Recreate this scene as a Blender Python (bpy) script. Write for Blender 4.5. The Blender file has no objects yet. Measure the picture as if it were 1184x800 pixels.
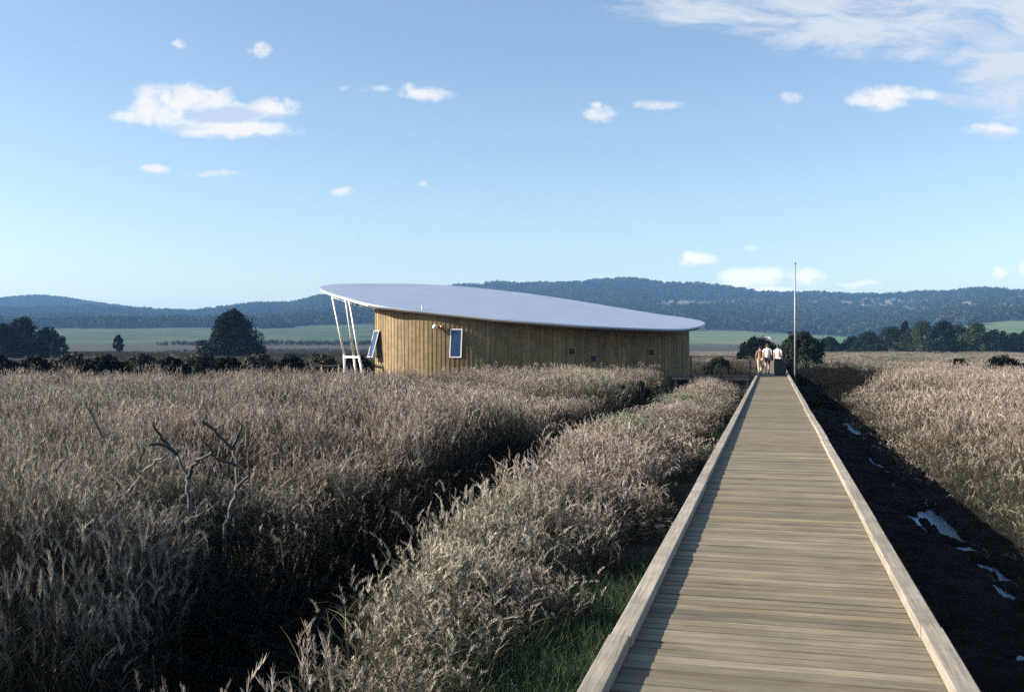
import bpy, math, random
import numpy as np
from mathutils import Vector, Matrix, noise as mnoise

random.seed(7)
RNG = np.random.default_rng(7)
S = bpy.context.scene
COL = S.collection
PSI = math.radians(14.65)          # the walk runs along +Y, the camera looks this much to its left
CP, SP = math.cos(PSI), math.sin(PSI)
FOC = 1151.0
EYE = 1.675


def W(r, f, z=0.0):
    """right / forward of the view axis -> world"""
    return Vector((r * CP - f * SP, r * SP + f * CP, z))


def at(x, y, f):
    """a point seen in direction (x, y) and standing f metres away"""
    return W((x - 592) / FOC * f, f, EYE + (400 - y) / FOC * f)


def rf(X, Y):
    return X * CP + Y * SP, -X * SP + Y * CP


def lerp(a, b, t):
    return a + (b - a) * t


def smooth(a, b, x):
    t = np.clip((x - a) / (b - a), 0, 1)
    return t * t * (3 - 2 * t)


def vnoise(X, Y, scale, seed=0):
    """smooth value noise in numpy, about 0..1"""
    x = np.asarray(X, float) / scale + seed * 17.31
    y = np.asarray(Y, float) / scale + seed * 9.77
    xi, yi = np.floor(x).astype(np.int64), np.floor(y).astype(np.int64)
    xf, yf = x - xi, y - yi
    u, v = xf * xf * (3 - 2 * xf), yf * yf * (3 - 2 * yf)

    def h(a, b):
        n = (a * 374761393 + b * 668265263 + seed * 144665) & 0x7FFFFFFF
        n = ((n ^ (n >> 13)) * 1274126177) & 0x7FFFFFFF
        return ((n ^ (n >> 16)) & 0xFFFF) / 65535.0
    return lerp(lerp(h(xi, yi), h(xi + 1, yi), u), lerp(h(xi, yi + 1), h(xi + 1, yi + 1), u), v)


def fbm(X, Y, scale, seed=0, octv=3):
    s, a, t = 0, 1, 0
    for k in range(octv):
        s = s + a * vnoise(X, Y, scale / 2 ** k, seed + k * 5)
        t += a
        a *= .5
    return s / t


# ------------------------------------------------------------------ objects
def tag(o, label=None, cat=None, group=None, kind=None):
    if label: o['label'] = label
    if cat: o['category'] = cat
    if group: o['group'] = group
    if kind: o['kind'] = kind
    return o


def empty(name, loc, label, cat, group=None):
    o = bpy.data.objects.new(name, None)
    o.empty_display_size = .3
    COL.objects.link(o)
    o.location = loc
    return tag(o, label, cat, group)


class MB:
    def __init__(s):
        s.v, s.f, s.c = [], [], []

    def face(s, pts, col=(1, 1, 1)):
        n = len(s.v)
        s.v.extend([tuple(p) for p in pts])
        s.f.append(tuple(range(n, n + len(pts))))
        s.c.append(col)

    def poly(s, verts, faces, col=(1, 1, 1)):
        n = len(s.v)
        s.v.extend([tuple(p) for p in verts])
        for f in faces:
            s.f.append(tuple(n + i for i in f))
            s.c.append(col)

    def box(s, c, d, M=None, col=(1, 1, 1)):
        hx, hy, hz = d[0] / 2, d[1] / 2, d[2] / 2
        vs = [Vector((x, y, z)) for z in (-hz, hz) for y in (-hy, hy) for x in (-hx, hx)]
        if M is not None:
            vs = [M @ v for v in vs]
        c = Vector(c)
        s.poly([v + c for v in vs], [(0, 2, 3, 1), (4, 5, 7, 6), (0, 1, 5, 4), (2, 6, 7, 3), (0, 4, 6, 2), (1, 3, 7, 5)], col)

    def beam(s, p, q, w, h, col=(1, 1, 1)):
        p, q = Vector(p), Vector(q)
        y = (q - p)
        L = y.length
        y = y / L
        x = y.cross(Vector((0, 0, 1)))
        if x.length < 1e-4: x = Vector((1, 0, 0))
        x.normalize()
        z = x.cross(y)
        M = Matrix((x, y, z)).transposed()
        s.box((p + q) / 2, (w, L, h), M, col)

    def tube(s, pts, rad, n=6, col=(1, 1, 1), cap=True):
        pts = [Vector(p) for p in pts]
        base = len(s.v)
        prev = None
        for i, p in enumerate(pts):
            d = (pts[min(i + 1, len(pts) - 1)] - pts[max(i - 1, 0)]).normalized()
            if prev is None:
                x = d.orthogonal().normalized()
            else:
                x = (prev - d * prev.dot(d)).normalized()
            prev = x
            y = d.cross(x)
            r = rad[i] if hasattr(rad, '__len__') else rad
            for k in range(n):
                a = 2 * math.pi * k / n
                s.v.append(tuple(p + (x * math.cos(a) + y * math.sin(a)) * r))
        for i in range(len(pts) - 1):
            for k in range(n):
                a, b = base + i * n + k, base + i * n + (k + 1) % n
                s.f.append((a, b, b + n, a + n)); s.c.append(col)
        if cap:
            s.f.append(tuple(base + k for k in reversed(range(n)))); s.c.append(col)
            e = base + (len(pts) - 1) * n
            s.f.append(tuple(e + k for k in range(n))); s.c.append(col)

    def ball(s, c, r, col=(1, 1, 1), nu=10, nv=7):
        if not hasattr(r, '__len__'): r = (r, r, r)
        vs, fs = [], []
        for j in range(nv + 1):
            t = math.pi * j / nv
            for i in range(nu):
                a = 2 * math.pi * i / nu
                vs.append((c[0] + r[0] * math.sin(t) * math.cos(a), c[1] + r[1] * math.sin(t) * math.sin(a), c[2] + r[2] * math.cos(t)))
        for j in range(nv):
            for i in range(nu):
                a, b = j * nu + i, j * nu + (i + 1) % nu
                fs.append((a, a + nu, b + nu, b))
        s.poly(vs, fs, col)

    def mesh(s, name, mat, off=(0, 0, 0), smooth_=False):
        me = bpy.data.meshes.new(name)
        v = np.array(s.v, float).reshape(-1, 3) - np.array(off, float)
        me.from_pydata(v.tolist(), [], s.f)
        if mat: me.materials.append(mat)
        a = me.color_attributes.new('col', 'FLOAT_COLOR', 'CORNER')
        n = np.array([len(f) for f in s.f])
        c = np.ones((len(s.f), 4)); c[:, :3] = np.array(s.c)[:, :3]
        a.data.foreach_set('color', np.repeat(c, n, axis=0).ravel())
        if smooth_:
            me.polygons.foreach_set('use_smooth', [True] * len(me.polygons))
        me.update()
        return me

    def build(s, name, mat, parent=None, smooth_=False, bevel=0):
        off = (0, 0, 0)
        p = parent
        while p is not None:
            off = tuple(a + b for a, b in zip(off, p.location)); p = p.parent
        o = bpy.data.objects.new(name, s.mesh(name, mat, off, smooth_))
        COL.objects.link(o)
        if parent is not None: o.parent = parent
        if bevel:
            b = o.modifiers.new('bevel', 'BEVEL'); b.width = bevel; b.segments = 2; b.limit_method = 'ANGLE'
        return o


# ------------------------------------------------------------------ materials
class NT:
    def __init__(s, tree): s.t = tree
    def n(s, t, **kw):
        o = s.t.nodes.new(t)
        for k, v in kw.items(): setattr(o, k, v)
        return o
    def l(s, a, b): s.t.links.new(a, b)
    def put(s, sock, v):
        if isinstance(v, bpy.types.NodeSocket): s.l(v, sock)
        else: sock.default_value = v
    def math(s, op, a, b=0.0, c=0.0, clamp=False):
        o = s.n('ShaderNodeMath', operation=op); o.use_clamp = clamp
        s.put(o.inputs[0], a); s.put(o.inputs[1], b); s.put(o.inputs[2], c)
        return o.outputs[0]
    def vmath(s, op, a, b=(0, 0, 0)):
        o = s.n('ShaderNodeVectorMath', operation=op)
        s.put(o.inputs[0], a); s.put(o.inputs[1], b)
        return o.outputs['Value'] if op in ('DOT_PRODUCT', 'LENGTH') else o.outputs[0]
    def noise(s, vec, scale, detail=3.0, rough=.5, dist=0.0):
        o = s.n('ShaderNodeTexNoise')
        if vec is not None: s.l(vec, o.inputs['Vector'])
        o.inputs['Scale'].default_value = scale; o.inputs['Detail'].default_value = detail
        o.inputs['Roughness'].default_value = rough; o.inputs['Distortion'].default_value = dist
        return o.outputs['Fac']
    def mapr(s, v, a, b, c, d, kind='LINEAR'):
        o = s.n('ShaderNodeMapRange'); o.interpolation_type = kind
        s.put(o.inputs[0], v)
        for i, q in enumerate((a, b, c, d)): s.put(o.inputs[1 + i], q)
        return o.outputs[0]
    def mix(s, fac, a, b, mode='MIX'):
        o = s.n('ShaderNodeMix', data_type='RGBA', blend_type=mode)
        s.put(o.inputs[0], fac); s.put(o.inputs[6], a); s.put(o.inputs[7], b)
        return o.outputs[2]
    def scale_vec(s, v, k):
        o = s.n('ShaderNodeMapping'); s.l(v, o.inputs[0]); o.inputs['Scale'].default_value = k
        return o.outputs[0]


def newmat(name):
    m = bpy.data.materials.new(name); m.use_nodes = True
    t = NT(m.node_tree)
    b = m.node_tree.nodes['Principled BSDF']
    return m, t, b


def c4(c): return (c[0], c[1], c[2], 1.0)


def mat_plain(name, col, rough=.6, metal=0.0, var=.15, scale=3.0, bump=0.0, spec=.4):
    m, t, b = newmat(name)
    co = t.n('ShaderNodeTexCoord').outputs['Object']
    n = t.noise(co, scale, 5, .6)
    k = t.mapr(n, .3, .7, 1 - var, 1 + var)
    o = t.n('ShaderNodeMix', data_type='RGBA', blend_type='MULTIPLY'); o.inputs[0].default_value = 1
    o.inputs[6].default_value = c4(col)
    cc = t.n('ShaderNodeCombineColor')
    for i in range(3): t.l(k, cc.inputs[i])
    t.l(cc.outputs[0], o.inputs[7]); t.l(o.outputs[2], b.inputs['Base Color'])
    b.inputs['Roughness'].default_value = rough; b.inputs['Metallic'].default_value = metal
    b.inputs['Specular IOR Level'].default_value = spec
    if bump:
        bp = t.n('ShaderNodeBump'); bp.inputs['Strength'].default_value = bump; bp.inputs['Distance'].default_value = .01
        t.l(n, bp.inputs['Height']); t.l(bp.outputs[0], b.inputs['Normal'])
    return m


def mat_leaf(name, translucent=.25, var=.3, rough=.7, tint_attr=False):
    """colour from the mesh, varied a little from plant to plant"""
    m, t, b = newmat(name)
    a = t.n('ShaderNodeAttribute', attribute_name='col')
    rnd = t.n('ShaderNodeObjectInfo').outputs['Random']
    k = t.mapr(rnd, 0, 1, 1 - var, 1 + var)
    if tint_attr:
        ti = t.n('ShaderNodeAttribute', attribute_name='tint', attribute_type='INSTANCER')
        col = t.vmath('MULTIPLY', a.outputs['Color'], ti.outputs['Vector'])
    else:
        col = a.outputs['Color']
    sc = t.n('ShaderNodeVectorMath', operation='SCALE'); t.l(col, sc.inputs[0]); t.l(k, sc.inputs['Scale'])
    t.l(sc.outputs[0], b.inputs['Base Color'])
    b.inputs['Roughness'].default_value = rough; b.inputs['Specular IOR Level'].default_value = .04
    if translucent:
        tr = t.n('ShaderNodeBsdfTranslucent'); t.l(sc.outputs[0], tr.inputs[0])
        mx = t.n('ShaderNodeMixShader'); mx.inputs[0].default_value = translucent
        t.l(b.outputs[0], mx.inputs[1]); t.l(tr.outputs[0], mx.inputs[2])
        t.l(mx.outputs[0], m.node_tree.nodes['Material Output'].inputs['Surface'])
    return m


def mat_wood(name, grain=(3, 40, 40), base_mult=1.0, rough=.75, bump=.25):
    """weathered boards: the board's own tint (mesh colour) times grain, knots and stains"""
    m, t, b = newmat(name)
    a = t.n('ShaderNodeAttribute', attribute_name='col')
    co = t.n('ShaderNodeTexCoord').outputs['Object']
    g = t.noise(t.scale_vec(co, grain), 1.0, 6, .72, .5)
    st = t.noise(t.scale_vec(co, (1.6, 2.8, 2.8)), 1.0, 5, .65)
    k = t.math('MULTIPLY', t.mapr(g, .28, .72, .58, 1.34), t.mapr(st, .3, .7, .74, 1.2))
    cr = t.noise(t.scale_vec(co, tuple(q * 2.6 if q > 10 else q * .5 for q in grain)), 1.0, 3, .5, .3)
    k = t.math('MULTIPLY', k, t.mapr(cr, .60, .66, 1.0, .55))
    k = t.math('MULTIPLY', k, base_mult)
    sc = t.n('ShaderNodeVectorMath', operation='SCALE'); t.l(a.outputs['Color'], sc.inputs[0]); t.l(k, sc.inputs['Scale'])
    t.l(sc.outputs[0], b.inputs['Base Color'])
    b.inputs['Roughness'].default_value = rough; b.inputs['Specular IOR Level'].default_value = .25
    bp = t.n('ShaderNodeBump'); bp.inputs['Strength'].default_value = bump; bp.inputs['Distance'].default_value = .004
    t.l(g, bp.inputs['Height']); t.l(bp.outputs[0], b.inputs['Normal'])
    return m


M = {}
M['deck'] = mat_wood('deck_timber', (2.2, 55, 55))
M['kerb'] = mat_wood('kerb_timber', (60, 2.0, 60))
M['cladding'] = mat_wood('cladding_timber', (14, 14, .8), rough=.65, bump=.15)
M['post'] = mat_wood('post_timber', (30, 30, 1.5))
M['dead'] = mat_plain('dead_wood', (.12, .112, .10), .9, var=.45, scale=14, bump=.5)
M['twig'] = mat_plain('dead_twigs_backlit', (.055, .05, .044), .9, var=.45, scale=14, bump=.5)  # same dead wood as the trunk, backlit darkness put into the colour
M['bark'] = mat_plain('bark', (.07, .055, .042), .95, var=.4, scale=3)
M['reed'] = mat_leaf('reed_stalks', .12, .25, tint_attr=True)
M['leaf'] = mat_leaf('tree_leaves', .04, .12)
M['forest'] = mat_leaf('forest_leaves', .0, .35, tint_attr=True)
M['white'] = mat_plain('white_steel', (.72, .72, .70), .4, var=.06)
M['pole'] = mat_plain('galvanised_steel', (.28, .275, .265), .5, metal=.2, var=.15)
M['dark_box'] = mat_plain('dark_green_paint', (.012, .02, .018), .5, var=.25)
M['soffit'] = mat_plain('dark_soffit', (.05, .042, .035), .8)
M['fascia'] = mat_plain('dark_brown_fascia', (.07, .055, .045), .6)
M['black'] = mat_plain('black_rubber', (.015, .015, .015), .6)
M['copper'] = mat_plain('copper_hood', (.35, .16, .07), .45, metal=.6)


def mat_roof():
    m, t, b = newmat('pale_metal_roof')
    co = t.n('ShaderNodeTexCoord').outputs['Object']
    n = t.noise(co, .5, 4, .6)
    col = t.mix(t.mapr(n, .3, .7, 0, 1), (.31, .37, .475, 1), (.36, .42, .53, 1))
    t.l(col, b.inputs['Base Color'])
    b.inputs['Metallic'].default_value = .35; b.inputs['Roughness'].default_value = .42
    return m


def mat_glass():
    m, t, b = newmat('window_glass')
    b.inputs['Base Color'].default_value = (.014, .034, .085, 1)
    b.inputs['Roughness'].default_value = .05; b.inputs['Specular IOR Level'].default_value = .9
    return m


def mat_water(name, col):
    m, t, b = newmat(name)
    co = t.n('ShaderNodeTexCoord').outputs['Object']
    n = t.noise(t.scale_vec(co, (34, 9, 9)), 1.0, 3, .5)
    bp = t.n('ShaderNodeBump'); bp.inputs['Strength'].default_value = .5; bp.inputs['Distance'].default_value = .012
    t.l(n, bp.inputs['Height'])
    di = t.n('ShaderNodeBsdfDiffuse'); di.inputs[0].default_value = c4(col)
    gl = t.n('ShaderNodeBsdfGlossy'); gl.inputs['Color'].default_value = (.36, .58, .92, 1); gl.inputs['Roughness'].default_value = .09
    fr = t.n('ShaderNodeFresnel'); fr.inputs['IOR'].default_value = 1.33
    for q in (di, gl, fr): t.l(bp.outputs[0], q.inputs['Normal'])
    mx = t.n('ShaderNodeMixShader'); t.l(fr.outputs[0], mx.inputs[0]); t.l(di.outputs[0], mx.inputs[1]); t.l(gl.outputs[0], mx.inputs[2])
    t.l(mx.outputs[0], m.node_tree.nodes['Material Output'].inputs['Surface'])
    m.node_tree.nodes.remove(b)
    return m


def mat_mud():
    m, t, b = newmat('wet_mud')
    co = t.n('ShaderNodeTexCoord').outputs['Object']
    n = t.noise(co, 2.2, 6, .65)
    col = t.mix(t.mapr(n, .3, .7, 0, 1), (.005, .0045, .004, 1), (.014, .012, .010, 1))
    t.l(col, b.inputs['Base Color']); b.inputs['Roughness'].default_value = .95
    b.inputs['Specular IOR Level'].default_value = .05
    bp = t.n('ShaderNodeBump'); bp.inputs['Strength'].default_value = .6; bp.inputs['Distance'].default_value = .04
    t.l(t.noise(co, 9, 5, .6), bp.inputs['Height']); t.l(bp.outputs[0], b.inputs['Normal'])
    return m


def mat_ground():
    m, t, b = newmat('ground_cover')
    a = t.n('ShaderNodeAttribute', attribute_name='col')
    co = t.n('ShaderNodeTexCoord').outputs['Object']
    n = t.noise(co, .035, 6, .65); n2 = t.noise(co, 1.3, 4, .6)
    k = t.math('MULTIPLY', t.mapr(n, .3, .7, .75, 1.25), t.mapr(n2, .3, .7, .8, 1.2))
    sc = t.n('ShaderNodeVectorMath', operation='SCALE'); t.l(a.outputs['Color'], sc.inputs[0]); t.l(k, sc.inputs['Scale'])
    t.l(sc.outputs[0], b.inputs['Base Color']); b.inputs['Roughness'].default_value = .95
    b.inputs['Specular IOR Level'].default_value = .1
    return m


M['roof'] = mat_roof(); M['glass'] = mat_glass(); M['water'] = mat_water('marsh_water', (.006, .008, .008))
M['mud'] = mat_mud(); M['ground'] = mat_ground()

# ------------------------------------------------------------------ terrain
RIDGE_X = [-400, -200, -60, 0, 60, 110, 170, 205, 222, 245, 300, 340, 375, 430, 500, 540, 575, 610, 640, 690, 740, 790, 850, 900, 925, 950, 1000, 1060, 1100, 1140, 1184, 1300, 1600]
RIDGE_Y = [352, 356, 356, 355, 352.5, 353, 357, 360, 360.5, 357, 351, 350, 342, 336, 333, 328, 326, 327, 328, 323, 322, 326.5, 333, 339, 340, 339, 339.5, 339.5, 337, 335, 333.5, 338, 348]
FAR_X = [-500, -150, -40, 0, 25, 45, 70, 100, 140, 200, 300, 500, 1600]
FAR_Y = [365, 357, 352, 346, 343, 342, 344, 349, 354, 362, 372, 380, 380]
FIELD_X = [-400, 60, 200, 300, 430, 800, 890, 1000, 1120, 1184, 1500]
FIELD_Y = [381, 381.5, 379.5, 379.5, 376, 384, 386, 392, 377, 373, 380]
D0, D1, D2, D3 = 260.0, 1450.0, 2700.0, 3600.0


def bank_edge(Y):
    return -3.75 - .2 * smooth(12, 20, Y) + 1.15 * (1 - smooth(4, 11, Y))


def ground_z(X, Y):
    X = np.asarray(X, float); Y = np.asarray(Y, float)
    r, f = rf(X, Y)
    D = np.hypot(r, f)
    u = np.where(f > 0, r / np.maximum(f, 1e-3), np.sign(r) * 3)
    u = np.clip(u, -1.2, 1.2)
    x = 592 + FOC * u
    ridge = 395.2 - np.interp(x, RIDGE_X, RIDGE_Y)
    ridge = ridge + (vnoise(x, x * 0, 26, 3) - .5) * 3.2 + (vnoise(x, x * 0, 75, 9) - .5) * 3
    far = 396.5 - np.interp(x, FAR_X, FAR_Y)
    field = 400 - np.interp(x, FIELD_X, FIELD_Y)
    fwd = D / np.sqrt(1 + u * u)
    base = -1.0
    pxb = (base - EYE) / np.maximum(fwd, 1) * FOC
    s1 = smooth(D0, D1, D)
    p1 = lerp((base - EYE) / D0 * FOC, field, s1 ** .9)
    s2 = np.clip((D - D1) / (D2 - D1), 0, 1)
    lump = (fbm(X, Y, 700, 2) - .5) * 16 * np.sin(math.pi * s2)
    p2 = field + (ridge - field) * s2 ** .85 + lump
    s3 = np.clip((D - D2) / (D3 - D2), 0, 1)
    valley = ridge - 26 * np.minimum(s3 * 5, 1)
    p3 = lerp(valley, np.maximum(far, 8), smooth(.45, 1, s3))
    px = np.where(D < D0, pxb, np.where(D < D1, p1, np.where(D < D2, p2, np.where(D < D3, p3, np.maximum(far, 8) - (D - D3) * .02))))
    z = EYE + px * fwd / FOC
    z = np.where(f < 0, lerp(base, z * .4, smooth(300, 900, D)), z)
    # channels of the marsh beside the walk
    bank = bank_edge(Y)
    cl = smooth(-6.2, -5.7, X) * (1 - smooth(bank - .3, bank + .3, X)) * (1 - smooth(46, 50, Y)) * smooth(-6, -4, Y)
    cr = smooth(.55, 1.0, X) * (1 - smooth(3.1, 3.5, X)) * (1 - smooth(70, 74, Y))
    bump = (fbm(X, Y, 2.5, 6) - .5) * .16 * (D < 120)
    z = z + np.where(D < D0, bump, 0)
    z = z - (cl + cr) * .55
    return z


def cover(X, Y):
    """what grows on a point of the terrain: 0..1 forest, clearing, field"""
    r, f = rf(X, Y)
    D = np.hypot(r, f)
    x = 592 + FOC * np.clip(r / np.maximum(f, 1e-3), -1.5, 1.5)
    y = 400 - FOC * (ground_z(X, Y) - EYE) / np.maximum(f, 1)
    def patch(cx, cy, a, b):
        return np.exp(-(((x - cx) / a) ** 2 + ((y - cy) / b) ** 2) * 1.4)
    n = fbm(X, Y, 330, 8)
    cl = np.maximum.reduce([patch(1040, 352, 70, 9), patch(1150, 355, 60, 10), patch(1065, 362, 30, 8), patch(780, 353, 40, 7), patch(850, 351, 45, 5), patch(940, 351, 60, 5), patch(1170, 364, 50, 6)])
    clearing = smooth(.28, .5, cl + (n - .5) * 1.1)
    grass = np.maximum.reduce([patch(1165, 376, 40, 6), patch(840, 390, 60, 9)])
    return clearing, grass, x, y, D


def make_ground():
    NR, na_f, na_b = 330, 440, 60
    ang = np.concatenate([np.linspace(-math.radians(42), math.radians(42), na_f), np.linspace(math.radians(42), 2 * math.pi - math.radians(42), na_b)[1:-1]])
    NA = len(ang)
    dmax = np.where(np.abs(((ang + math.pi) % (2 * math.pi)) - math.pi) < math.radians(75), 4700., 1100.)
    i = np.arange(NR) / (NR - 1)
    D = 1.0 * dmax[None, :] ** i[:, None]
    r, f = D * np.sin(ang)[None, :], D * np.cos(ang)[None, :]
    X, Y = r * CP - f * SP, r * SP + f * CP
    Z = ground_z(X, Y)
    clearing, grass, x, y, Dd = cover(X, Y)
    n1, n2 = fbm(X, Y, 60, 11), fbm(X, Y, 12, 12)
    col = np.zeros(X.shape + (3,))
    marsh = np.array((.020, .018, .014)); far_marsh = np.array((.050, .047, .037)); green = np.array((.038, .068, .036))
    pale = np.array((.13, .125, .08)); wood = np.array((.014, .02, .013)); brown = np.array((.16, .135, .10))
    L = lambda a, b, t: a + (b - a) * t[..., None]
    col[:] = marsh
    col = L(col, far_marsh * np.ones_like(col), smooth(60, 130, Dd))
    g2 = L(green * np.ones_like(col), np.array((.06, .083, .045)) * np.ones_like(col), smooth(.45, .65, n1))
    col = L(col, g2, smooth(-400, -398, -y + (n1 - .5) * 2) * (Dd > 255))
    col = L(col, np.array((.085, .125, .06)) * np.ones_like(col), smooth(-397, -395, -y) * (Dd > 255) * smooth(640, 800, x))  # left field stays darker: a cloud's shade put into its green
    col = L(col, pale * np.ones_like(col), smooth(780, 830, x) * (1 - smooth(900, 950, x)) * smooth(-399, -397, -y) * (1 - smooth(-394, -391, -y)) * (Dd > 255) * .8)
    fo = smooth(1490, 1540, Dd)
    col = L(col, wood * np.ones_like(col), fo * (1 - smooth(.3, .6, grass)))
    col = L(col, brown * np.ones_like(col), fo * clearing)
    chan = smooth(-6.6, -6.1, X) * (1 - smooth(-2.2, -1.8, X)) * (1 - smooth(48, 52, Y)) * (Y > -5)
    col = L(col, np.array((.012, .011, .009)) * np.ones_like(col), chan)  # wet channel floor with its shade put into the colour
    wedge_shade = smooth(.8, 1.2, X) * (1 - smooth(6.5, 9, X)) * (1 - smooth(92, 100, Y)) * (Y > 30)
    col = L(col, np.array((.012, .012, .009)) * np.ones_like(col), wedge_shade)  # wedge of building shadow put into the ground colour
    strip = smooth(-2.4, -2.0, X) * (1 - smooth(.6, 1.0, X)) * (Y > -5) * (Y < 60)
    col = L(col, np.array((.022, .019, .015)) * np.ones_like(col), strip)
    v = np.concatenate([np.stack([X, Y, Z], -1).reshape(-1, 3), np.array([[0, 0, -1.0]])])
    faces = []
    for a in range(NR - 1):
        b0 = a * NA
        for k in range(NA):
            k2 = (k + 1) % NA
            faces.append((b0 + k, b0 + NA + k, b0 + NA + k2, b0 + k2))
    c = len(v) - 1
    for k in range(NA):
        faces.append((c, k, (k + 1) % NA))
    me = bpy.data.meshes.new('ground')
    me.from_pydata(v.tolist(), [], faces)
    a = me.color_attributes.new('col', 'FLOAT_COLOR', 'POINT')
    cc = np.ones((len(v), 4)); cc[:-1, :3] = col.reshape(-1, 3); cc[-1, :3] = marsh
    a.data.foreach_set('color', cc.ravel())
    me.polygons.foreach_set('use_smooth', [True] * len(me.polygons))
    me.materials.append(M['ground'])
    # face orientation upward
    o = bpy.data.objects.new('ground', me); COL.objects.link(o)
    me.flip_normals() if me.polygons[NA * 5].normal.z < 0 else None
    tag(o, 'marsh flat running out to green fields and wooded hills', 'ground', kind='structure')


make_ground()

# ditch of wet mud right of the walk, with pools standing in it
_pr = random.Random(5)
PUDDLES = [(2.55 + _pr.uniform(-.3, .25), 9.5 + k * 1.9 + _pr.uniform(-.6, .6), _pr.uniform(.07, .16), _pr.uniform(.3, 1.1)) for k in range(18)] + [(2.62, 35.2, .34, 5.0), (2.78, 40.5, .25, 2.0), (2.5, 24.3, .16, 1.1), (2.62, 15.9, .27, 2.3), (2.5, 17.6, .14, 1.4), (2.56, 12.1, .16, .9), (2.4, 47, .2, 2.5), (2.7, 29.0, .1, .8)]


def make_mud():
    xs = np.arange(.6, 3.75, .05); ys = np.arange(-3, 76, .09)
    X, Y = np.meshgrid(xs, ys)
    Z = -1.06 + (fbm(X, Y, .9, 21, 4) - .5) * .22 + (fbm(X, Y, .3, 25, 3) - .5) * .16
    Z += smooth(2.9, 3.7, X) * .14
    for cx, cy, a, b in PUDDLES:
        wob = (fbm(X, Y, .45, 31, 5) - .5) * 4.2
        q = ((X - cx - (Y - cy) * -.02) / (a * .6)) ** 2 + ((Y - cy) / b) ** 2 + wob
        Z = Z - .20 * np.exp(-np.maximum(q, 0) ** 1.5)
    Z = np.maximum(Z, -1.3)
    ny, nx = X.shape
    v = np.stack([X, Y, Z], -1).reshape(-1, 3)
    f = [(j * nx + i, j * nx + i + 1, (j + 1) * nx + i + 1, (j + 1) * nx + i) for j in range(ny - 1) for i in range(nx - 1)]
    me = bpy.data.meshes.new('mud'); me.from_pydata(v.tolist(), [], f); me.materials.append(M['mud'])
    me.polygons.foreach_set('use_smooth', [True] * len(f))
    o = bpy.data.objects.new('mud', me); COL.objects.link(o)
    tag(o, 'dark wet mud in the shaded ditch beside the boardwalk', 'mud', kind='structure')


make_mud()
b = MB(); b.face([(.7, -3, -1.165), (3.6, -3, -1.165), (3.6, 75, -1.165), (.7, 75, -1.165)])
tag(b.build('water', M['water']), 'pools of water in the muddy ditch reflecting the sky', 'water', kind='structure')


# ------------------------------------------------------------------ instanced ground cover
HID = {}


def lib(name, meshes):
    c = bpy.data.collections.new(name)
    for i, me in enumerate(meshes):
        o = bpy.data.objects.new('%s_%02d' % (name, i), me); c.objects.link(o)
    HID[name] = c
    return c


def scatter(name, coll, P, rotz, tilt, scl, idx, tint, label, cat, kind='stuff'):
    me = bpy.data.meshes.new(name)
    n = len(P)
    me.vertices.add(n); me.vertices.foreach_set('co', np.asarray(P, float).ravel())
    def attr(nm, ty, data, field):
        a = me.attributes.new(nm, ty, 'POINT'); a.data.foreach_set(field, np.asarray(data).ravel())
    rot = np.zeros((n, 3)); rot[:, 0] = tilt[:, 0]; rot[:, 1] = tilt[:, 1]; rot[:, 2] = rotz
    attr('rot', 'FLOAT_VECTOR', rot, 'vector')
    attr('scl', 'FLOAT_VECTOR', scl, 'vector')
    attr('idx', 'INT', np.asarray(idx, np.int32), 'value')
    attr('tint', 'FLOAT_VECTOR', tint, 'vector')
    o = bpy.data.objects.new(name, me); COL.objects.link(o)
    g = bpy.data.node_groups.new(name, 'GeometryNodeTree')
    g.interface.new_socket('Geometry', in_out='INPUT', socket_type='NodeSocketGeometry')
    g.interface.new_socket('Geometry', in_out='OUTPUT', socket_type='NodeSocketGeometry')
    gi, go = g.nodes.new('NodeGroupInput'), g.nodes.new('NodeGroupOutput')
    ci = g.nodes.new('GeometryNodeCollectionInfo'); ci.inputs['Collection'].default_value = coll
    ci.inputs['Separate Children'].default_value = True; ci.inputs['Reset Children'].default_value = True
    ip = g.nodes.new('GeometryNodeInstanceOnPoints'); ip.inputs['Pick Instance'].default_value = True
    def na(nm, ty):
        q = g.nodes.new('GeometryNodeInputNamedAttribute'); q.data_type = ty; q.inputs['Name'].default_value = nm
        return [s for s in q.outputs if s.enabled and s.name == 'Attribute'][0]
    g.links.new(gi.outputs[0], ip.inputs['Points']); g.links.new(ci.outputs[0], ip.inputs['Instance'])
    g.links.new(na('idx', 'INT'), ip.inputs['Instance Index'])
    g.links.new(na('rot', 'FLOAT_VECTOR'), ip.inputs['Rotation'])
    g.links.new(na('scl', 'FLOAT_VECTOR'), ip.inputs['Scale'])
    g.links.new(ip.outputs[0], go.inputs[0])
    md = o.modifiers.new('scatter', 'NODES'); md.node_group = g
    tag(o, label, cat, kind=kind)
    return o


def jit(c, v):
    k = 1 + random.uniform(-v, v)
    return tuple(max(0, x * k * (1 + random.uniform(-v, v) * .25)) for x in c)


def ribbon(mb, p, d, L, w, droop, seg, col, side=None):
    """a tapering blade that bends down under its own weight"""
    p = Vector(p); d = Vector(d).normalized()
    s = side or d.cross(Vector((random.uniform(-1, 1), random.uniform(-1, 1), .3))).normalized()
    pts = []
    for i in range(seg + 1):
        t = i / seg
        ww = w * (1 - t ** 1.5) * .5 + .0006
        pts.append((p - s * ww, p + s * ww))
        p = p + d * (L / seg)
        d = (d + Vector((0, 0, -droop / seg))).normalized()
    for i in range(seg):
        a, b = pts[i], pts[i + 1]
        mb.face((a[0], a[1], b[1], b[0]), col)


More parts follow.
